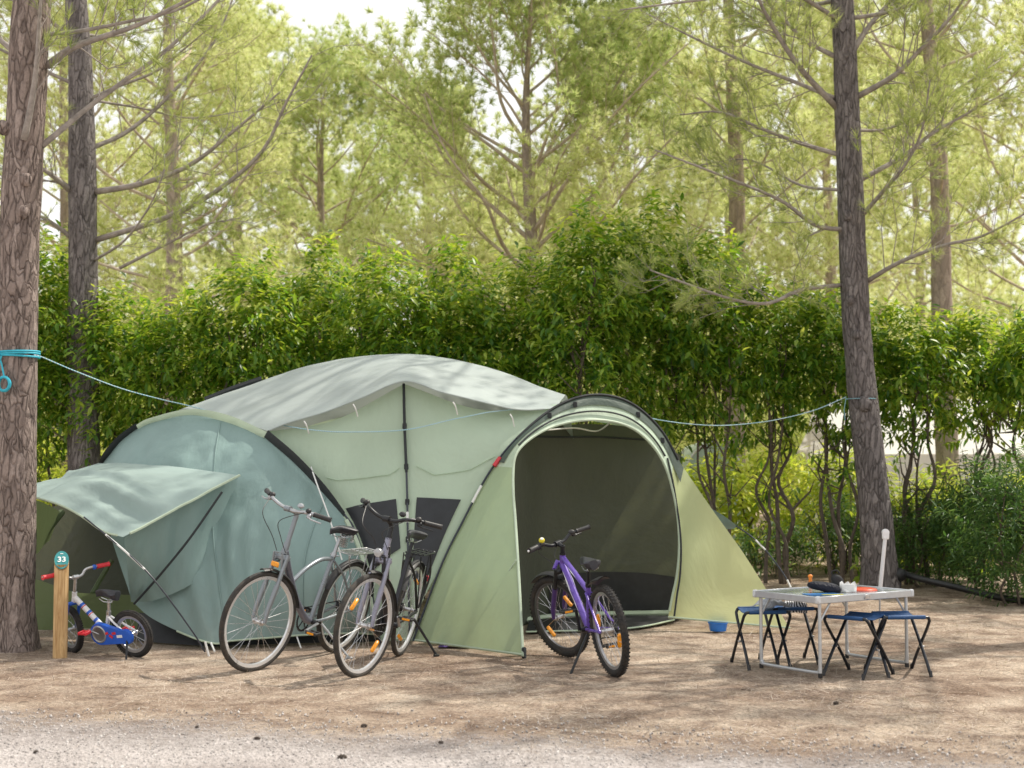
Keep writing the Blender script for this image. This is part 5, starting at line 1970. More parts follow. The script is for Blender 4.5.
# blue washing bowl at the tent hem
q = onz(718, 631)
b = MB()
b.lathe([(0.0, 0.004), (0.062, 0.0), (0.068, 0.004), (0.080, 0.072), (0.084, 0.074), (0.084, 0.066), (0.079, 0.064), (0.076, 0.066), (0.066, 0.012), (0.0, 0.010)], (0, 0, 0), (0, 0, 1), 32)
o = b.build('washing_bowl', plain('blue_bowl_plastic', (0.03, 0.19, 0.62), 0.35, var=0.06), None)
o.location = (q.x, q.y, 0.0)
tag(o, 'small blue plastic bowl on the ground under the porch wing hem', 'bowl')
# purple and pink bundle peeping out below the left wing
q = onz(455, 647)
cloth_heap('bundle', plain('purple_cotton', (0.22, 0.14, 0.42), 0.9, var=0.8, scale=12), (q.x, q.y + 0.05, 0.0), (0.12, 0.07, 0.07), 'small purple cloth bundle peeping out under the tent wing hem', 15)

# black hose lying at the foot of the bushes on the right
hose = MB()
hose.tube(catmull([at(905, 574, 15.3), at(925, 580, 15.1), at(960, 588, 14.9), onz(1002, 598, 0.03), onz(1040, 603, 0.03)], 40), 0.035, 10)
o = hose.build('black_pipe', plain('black_pe_pipe', (0.014, 0.015, 0.017), 0.4, var=0.3), None)
tag(o, 'long black plastic pipe lying at the foot of the shrubs behind the table', 'pipe')
b = MB()
c = at(899, 575, 15.3)
b.blob(c, (0.085, 0.07, 0.075), None, 16, 10, jit=0.1)
b.lathe([(0.03, -0.25), (0.03, -0.05)], c, (0.05, 0, 1), 10)
b.lathe([(0.05, -0.262), (0.05, -0.24)], V((c.x - 0.012, c.y, c.z)), (0.05, 0, 1), 10)
o = b.build('garden_light', plain('black_lamp_plastic', (0.015, 0.016, 0.018), 0.5, var=0.3), None)
tag(o, 'small round black garden light on a stub beside the right pine', 'garden light')

# ------------------------------------------------------------------ washing line between the two pines
ROPE = plain('turquoise_rope', (0.04, 0.42, 0.55), 0.7, var=0.15, scale=60)
def rope_material():
    m, nt, out = nodes_of('white_blue_cord')
    wv = N(nt, 'ShaderNodeTexWave', bands_direction='X')
    wv.inputs['Scale'].default_value = 22
    nt.links.new(texco(nt), wv.inputs['Vector'])
    nf = noise_tex(nt, texco(nt), 2.2, 2)
    ad = N(nt, 'ShaderNodeMath', operation='ADD')
    nt.links.new(wv.outputs['Fac'], ad.inputs[0]); nt.links.new(nf, ad.inputs[1])
    c = ramp(nt, ad.outputs[0], [(0.45, (0.14, 0.42, 0.52)), (1.1, (0.50, 0.64, 0.70))])
    p_ = N(nt, 'ShaderNodeBsdfPrincipled')
    nt.links.new(c, p_.inputs['Base Color'])
    p_.inputs['Roughness'].default_value = 0.8
    nt.links.new(p_.outputs[0], out.inputs[0])
    return m


lp = [(34, 355, 10.62), (42, 357, 10.68), (75, 371, 10.95), (120, 388, 11.4), (160, 399, 11.9), (190, 406, 12.25), (240, 419, 12.12), (275, 424, 11.85), (292, 427, 11.68), (313, 430, 11.58), (345, 432, 11.53), (404, 430, 11.50),
      (450, 420, 11.53), (472, 415.5, 11.54), (490, 412, 11.58), (520, 409, 11.75), (560, 406, 12.2), (620, 412, 12.9), (660, 420, 13.35), (690, 424, 13.65), (720, 425.5, 13.95), (750, 423.5, 14.3), (780, 419, 14.6), (815, 410, 15.0), (846, 397, 15.32)]
base = at(16, 640, 10.8)
rope = MB()
rope.tube(catmull([tuple(at(*p)) for p in lp], 160), 0.0045, 6)
L0 = empty('washing_line', (base.x, base.y, 0), 'thin turquoise and white washing line tied between two pines over the tent', 'washing line')
o = rope.build('line_cord', rope_material(), L0, L0.location)
# rope round the trunks and the spare coil
def ring_round(c, r, z, n=26, tilt=0.0):
    return [V((c.x + math.cos(2 * PI * k / n) * r, c.y + math.sin(2 * PI * k / n) * r, z + tilt * math.cos(2 * PI * k / n))) for k in range(n + 1)]


# ------------------------------------------------------------------ pines
BARK_NEAR = bark_mat('pine_bark', (0.34, 0.27, 0.24), (0.075, 0.056, 0.050), 11.0, 0.34, 1.0, (0.50, 0.41, 0.37))
BARK_R = bark_mat('grey_pine_bark', (0.235, 0.21, 0.208), (0.055, 0.047, 0.047), 11.0, 0.3, 1.0, (0.36, 0.325, 0.32))
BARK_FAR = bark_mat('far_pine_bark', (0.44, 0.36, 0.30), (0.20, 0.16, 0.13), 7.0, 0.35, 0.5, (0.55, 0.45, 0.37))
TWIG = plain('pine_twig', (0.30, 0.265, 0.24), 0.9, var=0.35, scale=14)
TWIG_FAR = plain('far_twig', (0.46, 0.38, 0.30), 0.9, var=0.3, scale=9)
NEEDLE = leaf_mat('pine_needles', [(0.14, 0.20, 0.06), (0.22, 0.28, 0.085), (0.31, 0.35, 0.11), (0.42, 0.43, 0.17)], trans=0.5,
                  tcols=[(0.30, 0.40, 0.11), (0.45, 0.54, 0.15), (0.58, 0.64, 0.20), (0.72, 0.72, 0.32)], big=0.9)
NEEDLE_FAR = leaf_mat('sunlit_pine_needles', [(0.34, 0.42, 0.13), (0.49, 0.545, 0.21), (0.62, 0.635, 0.31), (0.74, 0.72, 0.44)], trans=0.5,  # sun-washed glare on the distant crowns is put into these pale tints
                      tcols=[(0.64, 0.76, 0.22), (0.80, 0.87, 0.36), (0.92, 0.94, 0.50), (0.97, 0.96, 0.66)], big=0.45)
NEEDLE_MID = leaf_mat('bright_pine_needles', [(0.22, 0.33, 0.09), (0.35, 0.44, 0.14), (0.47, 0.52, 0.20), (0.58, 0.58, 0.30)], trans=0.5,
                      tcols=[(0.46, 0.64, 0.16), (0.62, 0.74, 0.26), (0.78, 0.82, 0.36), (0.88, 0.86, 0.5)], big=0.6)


def tuft_template(n, w, rng, base=0.25, spread=(0.25, 1.0)):
    v, t = [], []
    for k in range(n):
        ph = 2 * PI * k * 0.618 + rng.random() * 0.5
        th = rng.uniform(*spread)
        x0 = rng.random() * base
        d = np.array([math.cos(th), math.sin(th) * math.cos(ph), math.sin(th) * math.sin(ph)])
        L = rng.uniform(0.75, 1.0)
        sd_ = np.cross(d, rng.normal(size=3))
        sd_ /= np.linalg.norm(sd_)
        p = np.array([x0, 0, 0])
        o = len(v)
        v += [p - sd_ * w / 2, p + sd_ * w / 2, p + d * L]
        t.append((o, o + 1, o + 2))
    return np.array(v), np.array(t)


def wood_tube(b, pts, radii, n=20, amp=0.06, step=0.07, seed=0, flare=0.0):
    L = sum((V(pts[i + 1]) - V(pts[i])).length for i in range(len(pts) - 1))
    m = max(8, int(L / step))
    C = catmull([tuple(p) + (r,) for p, r in zip(pts, radii)], m)
    s = len(b.v)
    b.tube([c[:3] for c in C], [c[3] for c in C], n, caps=True)
    for i in range(m):
        c = V(C[i][:3])
        for k in range(n):
            j = s + i * n + k
            p = V(b.v[j])
            d = p - c
            q = V((math.cos(2 * PI * k / n) * 2.2, math.sin(2 * PI * k / n) * 2.2, i * step * 2.2 + seed))
            f = 1 + amp * (noise.noise(q) + 0.6 * noise.noise(q * 3.1))
            zr = c.z
            if flare and zr < 0.5:
                f += flare * (0.5 - zr) ** 2 * 4 * (1 + 0.5 * math.sin(3 * 2 * PI * k / n + seed))
            b.v[j] = tuple(c + d * f)


def perp(d, rng):
    r = V(rng.normal(size=3))
    p = r - d * r.dot(d)
    return p.normalized()


def grow(B, T, pts, r0, rng, twigs=9, twig_len=0.6, step=0.10, sub=3, u0=0.25, n=6, up=0.25, thin=1.0, wood=True):
    """a limb with twigs; tuft places (position, direction) collect in T"""
    C = [V(p) for p in catmull([tuple(p) for p in pts], 16)]
    B.tube(C, [r0 * (1 - 0.8 * i / 15) + 0.003 for i in range(16)], n)

    def tufts(a, c, frm=0.35):
        L = (c - a).length
        k = max(1, int(L * (1 - frm) / step))
        d = (c - a).normalized()
        for i in range(k + 1):
            if rng.random() > thin:
                continue
            u = frm + (1 - frm) * i / max(1, k)
            T.append((a.lerp(c, u), d + V(rng.normal(size=3)) * 0.35 + V((0, 0, 0.2))))
    for k in range(twigs):
        u = u0 + (1 - u0) * (k + rng.random()) / twigs
        i = min(14, int(u * 15))
        p = C[i].lerp(C[i + 1], u * 15 - i if u * 15 - i < 1 else 0.5)
        d = (C[i + 1] - C[i]).normalized()
        a = rng.uniform(0.55, 1.05)
        q = (d * math.cos(a) + perp(d, rng) * math.sin(a) + V((0, 0, up))).normalized()
        L = twig_len * (1.15 - 0.55 * u) * rng.uniform(0.6, 1.2)
        m1 = p + q * L * 0.5 + V(rng.normal(size=3)) * 0.03
        e = p + q * L + V((0, 0, 0.12 * L)) + V(rng.normal(size=3)) * 0.04
        rt = max(0.004, r0 * 0.28 * (1 - 0.5 * u))
        if wood:
            B.tube([p, m1, e], [rt, rt * 0.7, 0.003], 4, caps=False)
        tufts(m1, e, 0.1)
        for s in range(sub):
            uu = rng.uniform(0.25, 0.95)
            pp = p.lerp(m1, uu * 2) if uu < 0.5 else m1.lerp(e, uu * 2 - 1)
            dd = (q * 0.75 + perp(q, rng) * 0.75 + V((0, 0, up))).normalized()
            LL = L * rng.uniform(0.3, 0.55)
            ee = pp + dd * LL
            if wood:
                B.tube([pp, pp.lerp(ee, 0.5) + V(rng.normal(size=3)) * 0.02, ee], [rt * 0.6, rt * 0.45, 0.0025], 3, caps=False)
            tufts(pp, ee, 0.3)
    T.append((C[-1], (C[-1] - C[-2])))


def random_limb(tp, h, az, el, L, rng):
    """limb starting on the trunk polyline tp at height h"""
    for i in range(len(tp) - 1):
        if tp[i].z <= h <= tp[i + 1].z:
            t = (h - tp[i].z) / max(1e-6, tp[i + 1].z - tp[i].z)
            p = tp[i].lerp(tp[i + 1], t)
            break
    else:
        p = tp[-1]
    pts = [p]
    d = V((math.cos(az) * math.cos(el), math.sin(az) * math.cos(el), math.sin(el)))
    for k in range(4):
        p = p + d * (L / 4)
        d = (d + V((rng.normal() * 0.16, rng.normal() * 0.16, 0.10 + rng.normal() * 0.08))).normalized()
        pts.append(p)
    return pts


def make_pine(label, tp, tr, limbs, rnd, rng, bark, twig, needle, tuft, tlen, group, n=20, seed=0, flare=0.05, rkw=None, lkw=None, name='pine_tree', stubs=(), amp=0.06, top_mat=None, top_z=0):
    """tp/tr trunk points and radii; limbs [(pts, r)]; rnd dict for procedural whorls"""
    base = tp[0]
    root = empty(name, (base.x, base.y, 0), label, 'pine tree', group)
    b = MB()
    wood_tube(b, tp, tr, n, amp=amp, seed=seed, flare=flare)
    for (c, r) in stubs:
        b.blob(c, (r, r * 0.8, r * 1.2), None, 10, 8, jit=0.3)
    b.build('trunk', bark, root, root.location, sharp=None)
    B, T = MB(), []
    for pts, r in limbs:
        grow(B, T, pts, r * 0.8, rng, **(lkw or {}))
    if rnd:
        C = [V(p) for p in catmull([tuple(p) for p in tp], 40)]
        for k in range(rnd['n']):
            h = rnd['z0'] + (rnd['z1'] - rnd['z0']) * (k + rng.random()) / rnd['n']
            f = (h - rnd['z0']) / (rnd['z1'] - rnd['z0'])
            prof = math.sin(PI * min(1, 0.22 + 0.75 * f)) ** 0.8
            L = rnd['R'] * max(0.22, prof) * rng.uniform(0.7, 1.15)
            el = rnd.get('el', 0.25) + 0.55 * f + rng.normal() * 0.15
            az = k * 2.4 + rng.normal() * 0.5
            pts = random_limb(C, h, az, el, L, rng)
            grow(B, T, pts, max(0.012, rnd.get('lr', 0.010) * L), rng, **(rkw or {}))
    B.build('branches', twig, root, root.location, sharp=None)
    P = np.array([tuple(p) for p, _ in T])
    D = np.array([tuple(d) for _, d in T])
    fr_ = frames(D, rng)
    v, t = stamp(tuft[0], tuft[1], P, fr_, rng.uniform(tlen * 0.75, tlen * 1.25, len(P)))
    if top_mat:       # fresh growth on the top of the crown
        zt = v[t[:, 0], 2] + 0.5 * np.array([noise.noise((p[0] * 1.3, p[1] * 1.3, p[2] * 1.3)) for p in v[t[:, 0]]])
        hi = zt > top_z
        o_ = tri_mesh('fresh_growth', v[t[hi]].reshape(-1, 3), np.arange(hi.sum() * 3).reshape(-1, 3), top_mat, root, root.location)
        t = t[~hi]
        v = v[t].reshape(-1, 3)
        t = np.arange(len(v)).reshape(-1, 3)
    tri_mesh('crown', v, t, needle, root, root.location)
    return root, len(P)


rt = np.random.default_rng(5)
TUFT_NEAR = tuft_template(30, 0.030, rt, 0.45)
TUFT_MID = tuft_template(20, 0.055, rt, 0.5)
TUFT_FAR = tuft_template(22, 0.085, rt, 0.35, (0.2, 1.45))
TUFT_UP = tuft_template(26, 0.075, rt, 0.9, (0.1, 0.7))
TUFT_WOOD = tuft_template(18, 0.10, rt, 0.5, (0.2, 1.4))
COUNT = {}


def px_line(pts):
    return [at(*p) for p in pts]


def extend_up(tp, tr, top, r_top, lean=(0, 0)):
    p = tp[-1]
    tp.append(V((p.x + lean[0] * 0.5, p.y + lean[1] * 0.5, (p.z + top) / 2)))
    tr.append((tr[-1] + r_top) / 2)
    tp.append(V((p.x + lean[0], p.y + lean[1], top)))
    tr.append(r_top)


# left pine, close to the camera
q = onz(14, 648)
Y0 = q.y
tp = [V((q.x, q.y, -0.1)), at(14, 600, Y0), at(16, 500, Y0), at(17, 400, Y0), at(19, 250, Y0), at(27, 100, Y0), at(33, 0, Y0)]
tr = [0.170, 0.152, 0.148, 0.147, 0.148, 0.145, 0.140]
extend_up(tp, tr, 9.5, 0.03, (0.4, 0.2))
r_ = np.random.default_rng(21)
limbs = [
    (px_line([(42, 146, Y0), (95, 102, Y0 + .2), (165, 51, Y0 + .45), (222, -4, Y0 + .7), (260, -60, Y0 + .9)]), 0.030),
    (px_line([(47, 66, Y0), (72, 48, Y0 - .1), (105, 36, Y0 - .2), (140, 24, Y0 - .3), (200, -6, Y0 - .4), (250, -30, Y0 - .5)]), 0.034),
    (px_line([(24, 140, Y0 - .13), (32, 100, Y0 - .2), (37, 60, Y0 - .26), (40, 10, Y0 - .3), (46, -60, Y0 - .4)]), 0.032),
    (px_line([(22, 60, Y0), (0, 40, Y0 + .1), (-40, 15, Y0 + .1), (-90, -5, Y0 + .1)]), 0.03),
]
stubs = [(at(24, 212, Y0 - .13), 0.05), (at(4, 128, Y0 - .1), 0.05), (at(26, 180, Y0 - .14), 0.04)]
t1, c1 = make_pine('tall pine with flaking pinkish bark and turquoise rope, at the left edge', tp, tr, limbs, dict(n=16, z0=4.6, z1=9.3, R=2.4), r_, BARK_NEAR, TWIG, NEEDLE, TUFT_NEAR, 0.13,
                   'pines standing on the pitch', n=28, seed=3, flare=0.22, lkw=dict(twigs=10, twig_len=0.55, sub=2, thin=0.55, u0=0.2), rkw=dict(twigs=9, twig_len=0.7, sub=3, step=0.16), stubs=stubs, amp=0.05)

# rope round the left trunk
bR = MB()
cL = at(18, 355, Y0)
for dz in (-0.012, 0.004, 0.02):
    bR.tube(ring_round(cL, 0.158, cL.z + dz, tilt=0.006 * (1 if dz > 0 else -1)), 0.008, 6)
kp = V((cL.x - 0.10, cL.y - 0.135, cL.z))
bR.blob(kp, (0.022, 0.018, 0.022), None, 8, 6)
bR.tube(catmull([kp, kp + V((0.015, -0.02, -0.05)), kp + V((0.03, -0.015, -0.02))], 8), 0.006, 6)
bR.build('knotted_band', ROPE, L0, L0.location)
bR = MB()
hang = at(4, 376, Y0 - .18)
bR.tube([kp, kp.lerp(hang, 0.5) + V((0.004, 0, 0)), hang], 0.007, 6)
cc_ = at(4.5, 384, Y0 - .18)
for k in range(4):
    bR.tube([cc_ + V((math.cos(2 * PI * i / 24) * (0.040 + 0.006 * (k % 2)), -0.008 * k, math.sin(2 * PI * i / 24) * (0.050 + 0.005 * ((k + 1) % 2)))) for i in range(25)], 0.009, 6)
bR.build('spare_coil', ROPE, L0, L0.location)

ROPE_PALE = plain('pale_blue_cord', (0.22, 0.42, 0.50), 0.8)
# right pine
q = onz(880, 589)
Y1 = 15.4
tp = [V((at(880, 590, Y1).x, Y1, -0.15)), at(879, 560, Y1), at(872, 480, Y1), at(862, 390, Y1), at(854, 280, Y1), at(850, 180, Y1), at(846, 80, Y1), at(842, 0, Y1)]
tr = [0.215, 0.188, 0.165, 0.155, 0.148, 0.142, 0.130, 0.12]
extend_up(tp, tr, 11.0, 0.03, (-0.25, 0.1))
r_ = np.random.default_rng(33)
limbs = [
    (px_line([(848, 230, Y1), (815, 225, Y1 - .2), (780, 200, Y1 - .4), (720, 175, Y1 - .6), (655, 150, Y1 - .8)]), 0.032),
    (px_line([(840, 155, Y1), (800, 143, Y1 + .2), (760, 128, Y1 + .3), (720, 112, Y1 + .5), (680, 115, Y1 + .6)]), 0.034),
    (px_line([(837, 108, Y1), (800, 68, Y1 - .3), (772, 25, Y1 - .5), (755, -10, Y1 - .7), (740, -60, Y1 - .9)]), 0.042),
    (px_line([(834, 98, Y1), (795, 82, Y1 + .3), (745, 62, Y1 + .5), (690, 36, Y1 + .7), (640, 10, Y1 + .8)]), 0.034),
    (px_line([(838, 58, Y1), (805, 40, Y1 + .1), (780, 15, Y1 + .2), (750, -20, Y1 + .3)]), 0.034),
    (px_line([(852, 52, Y1), (870, 25, Y1 + .2), (895, -5, Y1 + .4), (925, -50, Y1 + .6)]), 0.042),
    (px_line([(855, 98, Y1), (895, 75, Y1 - .3), (920, 50, Y1 - .5), (955, 12, Y1 - .7), (985, -40, Y1 - .9)]), 0.04),
    (px_line([(860, 180, Y1), (905, 155, Y1 + .3), (930, 135, Y1 + .5), (970, 112, Y1 + .8), (1020, 85, Y1 + 1.0)]), 0.036),
    (px_line([(860, 218, Y1), (880, 195, Y1 - .3), (905, 165, Y1 - .6), (922, 130, Y1 - .8), (930, 80, Y1 - 1.)]), 0.03),
    (px_line([(866, 282, Y1), (900, 262, Y1 - .4), (945, 245, Y1 - .8), (985, 235, Y1 - 1.1), (1040, 205, Y1 - 1.5)]), 0.03),
    (px_line([(842, 285, Y1), (800, 290, Y1 - .4), (770, 303, Y1 - .7), (735, 300, Y1 - 1.0), (690, 285, Y1 - 1.3), (650, 270, Y1 - 1.5)]), 0.030),
    (px_line([(838, 190, Y1), (800, 185, Y1 + .5), (750, 160, Y1 + .9), (700, 165, Y1 + 1.2)]), 0.022),
    (px_line([(845, 130, Y1), (890, 128, Y1 + .6), (940, 100, Y1 + 1.0), (1000, 60, Y1 + 1.5)]), 0.025),
    (px_line([(840, 20, Y1), (780, -10, Y1 - .5), (700, 0, Y1 - .9), (620, 10, Y1 - 1.1)]), 0.03),
]
stubs = [(at(865, 404, Y1 - .15), 0.075), (at(857, 335, Y1 - .14), 0.05), (at(850, 300, Y1 - .14), 0.04), (at(848, 215, Y1 - .13), 0.05)]
t2, c2 = make_pine('tall straight pine with dark grey bark behind the camp table', tp, tr, limbs, dict(n=20, z0=6.2, z1=11, R=2.8), r_, BARK_R, TWIG, NEEDLE, TUFT_NEAR, 0.125,
                   'pines standing on the pitch', n=28, seed=9, flare=0.12, lkw=dict(twigs=21, twig_len=0.66, sub=3, thin=0.95, u0=0.14, step=0.10), rkw=dict(twigs=9, twig_len=0.75, sub=3, step=0.16), stubs=stubs)
bR = MB()
cR_ = at(861, 399, Y1)
bR.tube(ring_round(cR_, 0.164, cR_.z), 0.0045, 6)
bR.tube([at(846, 398, Y1 - .16), at(844, 410, Y1 - .17), at(845, 420, Y1 - .17)], 0.004, 6)
bR.build('knotted_band', ROPE_PALE, L0, L0.location)

# pine behind the tent on the left
Y2 = 16.5
tp = [V((at(83, 590, Y2).x, Y2, -0.1)), at(84, 470, Y2), at(83, 350, Y2), at(83, 250, Y2), at(82, 150, Y2), at(80, 60, Y2), at(76, 0, Y2)]
tr = [0.23, 0.185, 0.172, 0.165, 0.155, 0.137, 0.125]
extend_up(tp, tr, 10.2, 0.03, (-0.2, 0.1))
r_ = np.random.default_rng(44)
limbs = [
    (px_line([(94, 192, Y2), (140, 184, Y2 - .3), (190, 165, Y2 - .5), (235, 130, Y2 - .8), (280, 92, Y2 - 1.1)]), 0.046),
    (px_line([(96, 240, Y2), (165, 218, Y2 - .4), (215, 192, Y2 - .7), (262, 152, Y2 - 1.0), (285, 105, Y2 - 1.2), (312, 55, Y2 - 1.4)]), 0.042),
    (px_line([(72, 192, Y2), (58, 180, Y2 - .3), (40, 168, Y2 - .5), (10, 160, Y2 - .7)]), 0.05),
    (px_line([(74, 240, Y2), (55, 225, Y2 - .2), (36, 216, Y2 - .3), (0, 220, Y2 - .5)]), 0.035),
    (px_line([(92, 148, Y2), (130, 130, Y2 + .4), (175, 90, Y2 + .6), (215, 40, Y2 + .8), (240, -20, Y2 + 1.0)]), 0.036),
    (px_line([(90, 100, Y2), (140, 108, Y2 + .5), (190, 118, Y2 + .8), (250, 110, Y2 + 1.)]), 0.018),
    (px_line([(92, 262, Y2), (125, 240, Y2 - .6), (150, 205, Y2 - 1.), (165, 170, Y2 - 1.3)]), 0.018),
    (px_line([(120, 268, Y2 - .5), (165, 245, Y2 - .8), (205, 225, Y2 - 1.1), (240, 218, Y2 - 1.3)]), 0.02),
]
t3, c3 = make_pine('dark-barked pine with long bare spreading branches behind the left tent pod', tp, tr, limbs, dict(n=16, z0=5.4, z1=10.2, R=2.6), r_, BARK_R, TWIG, NEEDLE, TUFT_NEAR, 0.125,
                   'pines standing on the pitch', n=24, seed=15, flare=0.08, lkw=dict(twigs=13, twig_len=0.75, sub=3, thin=0.6, u0=0.2, step=0.13), rkw=dict(twigs=9, twig_len=0.75, sub=3, step=0.16))

# pine added beyond the frame to shade the pitch; boughs reach the upper right
tp = [V((7.1, 13.0, -0.1)), V((7.15, 13.0, 3.0)), V((7.1, 13.05, 6.5)), V((7.05, 13.0, 10.8))]
make_pine('added shade pine right of the pitch, boughs hanging into the upper right corner', tp, [0.19, 0.16, 0.12, 0.03], [], dict(n=30, z0=4.2, z1=10.6, R=3.5), np.random.default_rng(61), BARK_R, TWIG, NEEDLE, TUFT_NEAR, 0.125,
          'pines standing on the pitch', n=16, seed=22, rkw=dict(twigs=9, twig_len=0.75, sub=3, step=0.16))

# pines beyond the hedge
GB = 'pines beyond the hedge'
far = [
    # px, Y, height, R, z0, n, label, mat, lean(px at top), trunk r
    (528, 21.0, 8.1, 3.3, 2.4, 44, 'broad bushy bright green pine rising above the middle of the hedge', NEEDLE_MID, 2, 0.13),
    (172, 23.0, 10.5, 3.0, 2.6, 34, 'pale blurred pine with grey trunk right of the dark-barked pine', NEEDLE_FAR, -8, 0.16),
    (318, 28.0, 8.8, 3.3, 1.8, 46, 'low bushy pine between the pale pine and the broad pine', NEEDLE_MID, 4, 0.13),
    (735, 22.5, 11.5, 2.5, 3.6, 28, 'pale pine with grey trunk just left of the straight pine', NEEDLE_FAR, 0, 0.16),
    (950, 19.5, 11.5, 2.3, 4.4, 26, 'reddish-trunked leaning pine right of the straight pine', NEEDLE_FAR, -24, 0.15),
    (630, 30.0, 9.6, 3.4, 1.8, 46, 'far pale pine between the broad pine and the grey-trunked pine', NEEDLE_FAR, 0, 0.14),
    (1040, 25.0, 11.0, 3.2, 2.0, 44, 'far pale pine at the right edge above the white marquee', NEEDLE_FAR, 0, 0.15),
    (830, 31.0, 11.5, 3.6, 2.0, 46, 'far pale pine filling the gap behind the straight pine', NEEDLE_FAR, 0, 0.15),
    (60, 26.0, 11.0, 3.2, 2.0, 44, 'far pale pine behind the dark-barked pine', NEEDLE_FAR, 0, 0.15),
    (430, 34.0, 9.2, 3.6, 1.6, 46, 'far pale pine behind the left side of the broad pine', NEEDLE_FAR, 0, 0.14),
    (235, 36.0, 12.0, 3.8, 1.8, 46, 'far pale pine behind the low bushy pine', NEEDLE_FAR, 0, 0.15),
    (540, 42.0, 9.0, 4.2, 1.4, 48, 'farthest pale pine straight behind the broad pine', NEEDLE_FAR, 0, 0.15),
    (920, 38.0, 12.0, 4.0, 1.4, 48, 'farthest pale pine behind the reddish-trunked pine', NEEDLE_FAR, 0, 0.15),
    (730, 40.0, 12.0, 4.0, 1.4, 48, 'farthest pale pine behind the grey-trunked pine', NEEDLE_FAR, 0, 0.15),
]
for i, (px, Y, h, R, z0, nb, lab, mat_, lean, r0) in enumerate(far):
    r_ = np.random.default_rng(100 + i)
    s_ = Y / F_PX
    bx_ = (px - 512) * s_
    tp = [V((bx_, Y, -0.1)), V((bx_ + lean * 0.2 * s_, Y + 0.05, h * 0.25)), V((bx_ + lean * 0.5 * s_ + 0.06, Y, h * 0.5)), V((bx_ + lean * 0.8 * s_ - 0.05, Y, h * 0.78)), V((bx_ + lean * s_, Y, h))]
    tr = [r0 * 1.15, r0, r0 * 0.8, r0 * 0.5, 0.02]
    limbs = []
    near = Y < 32
    tuf = TUFT_FAR
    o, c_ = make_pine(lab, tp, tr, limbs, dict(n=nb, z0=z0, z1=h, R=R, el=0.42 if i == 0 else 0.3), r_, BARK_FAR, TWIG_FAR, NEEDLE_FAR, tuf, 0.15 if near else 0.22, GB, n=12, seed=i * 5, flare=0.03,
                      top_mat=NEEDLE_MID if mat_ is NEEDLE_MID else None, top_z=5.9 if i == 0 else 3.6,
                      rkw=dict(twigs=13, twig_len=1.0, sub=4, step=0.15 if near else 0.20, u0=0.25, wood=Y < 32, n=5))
    COUNT[lab] = c_

# the wood far off, one mass
r_ = np.random.default_rng(77)
n = 26000
px_ = r_.random(n) * 70 - 35
py_ = 46 + r_.random(n) * 34
hh = np.array([5.5 + 4.5 * noise.noise((x * 0.16, y * 0.16, 5)) + 2.0 * noise.noise((x * 0.5, y * 0.5, 9)) for x, y in zip(px_, py_)])
pz_ = (r_.random(n) ** 0.7) * np.clip(hh, 2.0, 12)
fr_ = frames(r_.normal(size=(n, 3)) + np.array([0, 0, 0.8]), r_)
v, t = stamp(TUFT_WOOD[0], TUFT_WOOD[1], np.stack([px_, py_, pz_], 1), fr_, r_.uniform(0.5, 1.0, n))
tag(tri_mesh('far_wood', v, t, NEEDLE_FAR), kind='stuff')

# ------------------------------------------------------------------ hedge and shrubs
LAUREL = leaf_mat('hedge_leaves', [(0.018, 0.055, 0.010), (0.042, 0.115, 0.016), (0.095, 0.205, 0.026), (0.20, 0.33, 0.045), (0.36, 0.45, 0.09)], trans=0.42,
                  tcols=[(0.10, 0.26, 0.015), (0.24, 0.46, 0.025), (0.50, 0.70, 0.04), (0.78, 0.86, 0.08), (0.92, 0.92, 0.18)], rough=0.38, spec=0.45, big=1.1)
SUNNY = leaf_mat('sunny_leaves', [(0.26, 0.38, 0.04), (0.42, 0.50, 0.06), (0.56, 0.60, 0.09), (0.68, 0.66, 0.2)], trans=0.5,  # yellow-green backlight is put into the leaf colours
                 tcols=[(0.34, 0.50, 0.04), (0.55, 0.68, 0.06), (0.75, 0.80, 0.10), (0.9, 0.85, 0.2)], rough=0.45, big=0.8)
DARKB = leaf_mat('dark_shrub_leaves', [(0.018, 0.05, 0.016), (0.04, 0.095, 0.028), (0.075, 0.15, 0.045), (0.14, 0.22, 0.07)], trans=0.35,
                 tcols=[(0.08, 0.2, 0.03), (0.14, 0.3, 0.05), (0.25, 0.42, 0.08), (0.4, 0.5, 0.12)], rough=0.4, big=1.4)
STEM = plain('shrub_stem', (0.12, 0.095, 0.075), 0.9, var=0.35, scale=20, bmp=0.5)

LEAF_V = np.array([(0, 0, 0), (0.4, -0.17, 0.035), (0.42, 0, -0.02), (0.4, 0.17, 0.035), (1.0, 0, -0.16), (0.75, -0.11, -0.03), (0.75, 0, -0.085), (0.75, 0.11, -0.03)])
LEAF_T = np.array([(0, 1, 2), (0, 2, 3), (1, 5, 6), (1, 6, 2), (2, 6, 7), (2, 7, 3), (5, 4, 6), (6, 4, 7)])
NARROW_V = LEAF_V * np.array([1, 0.6, 1])


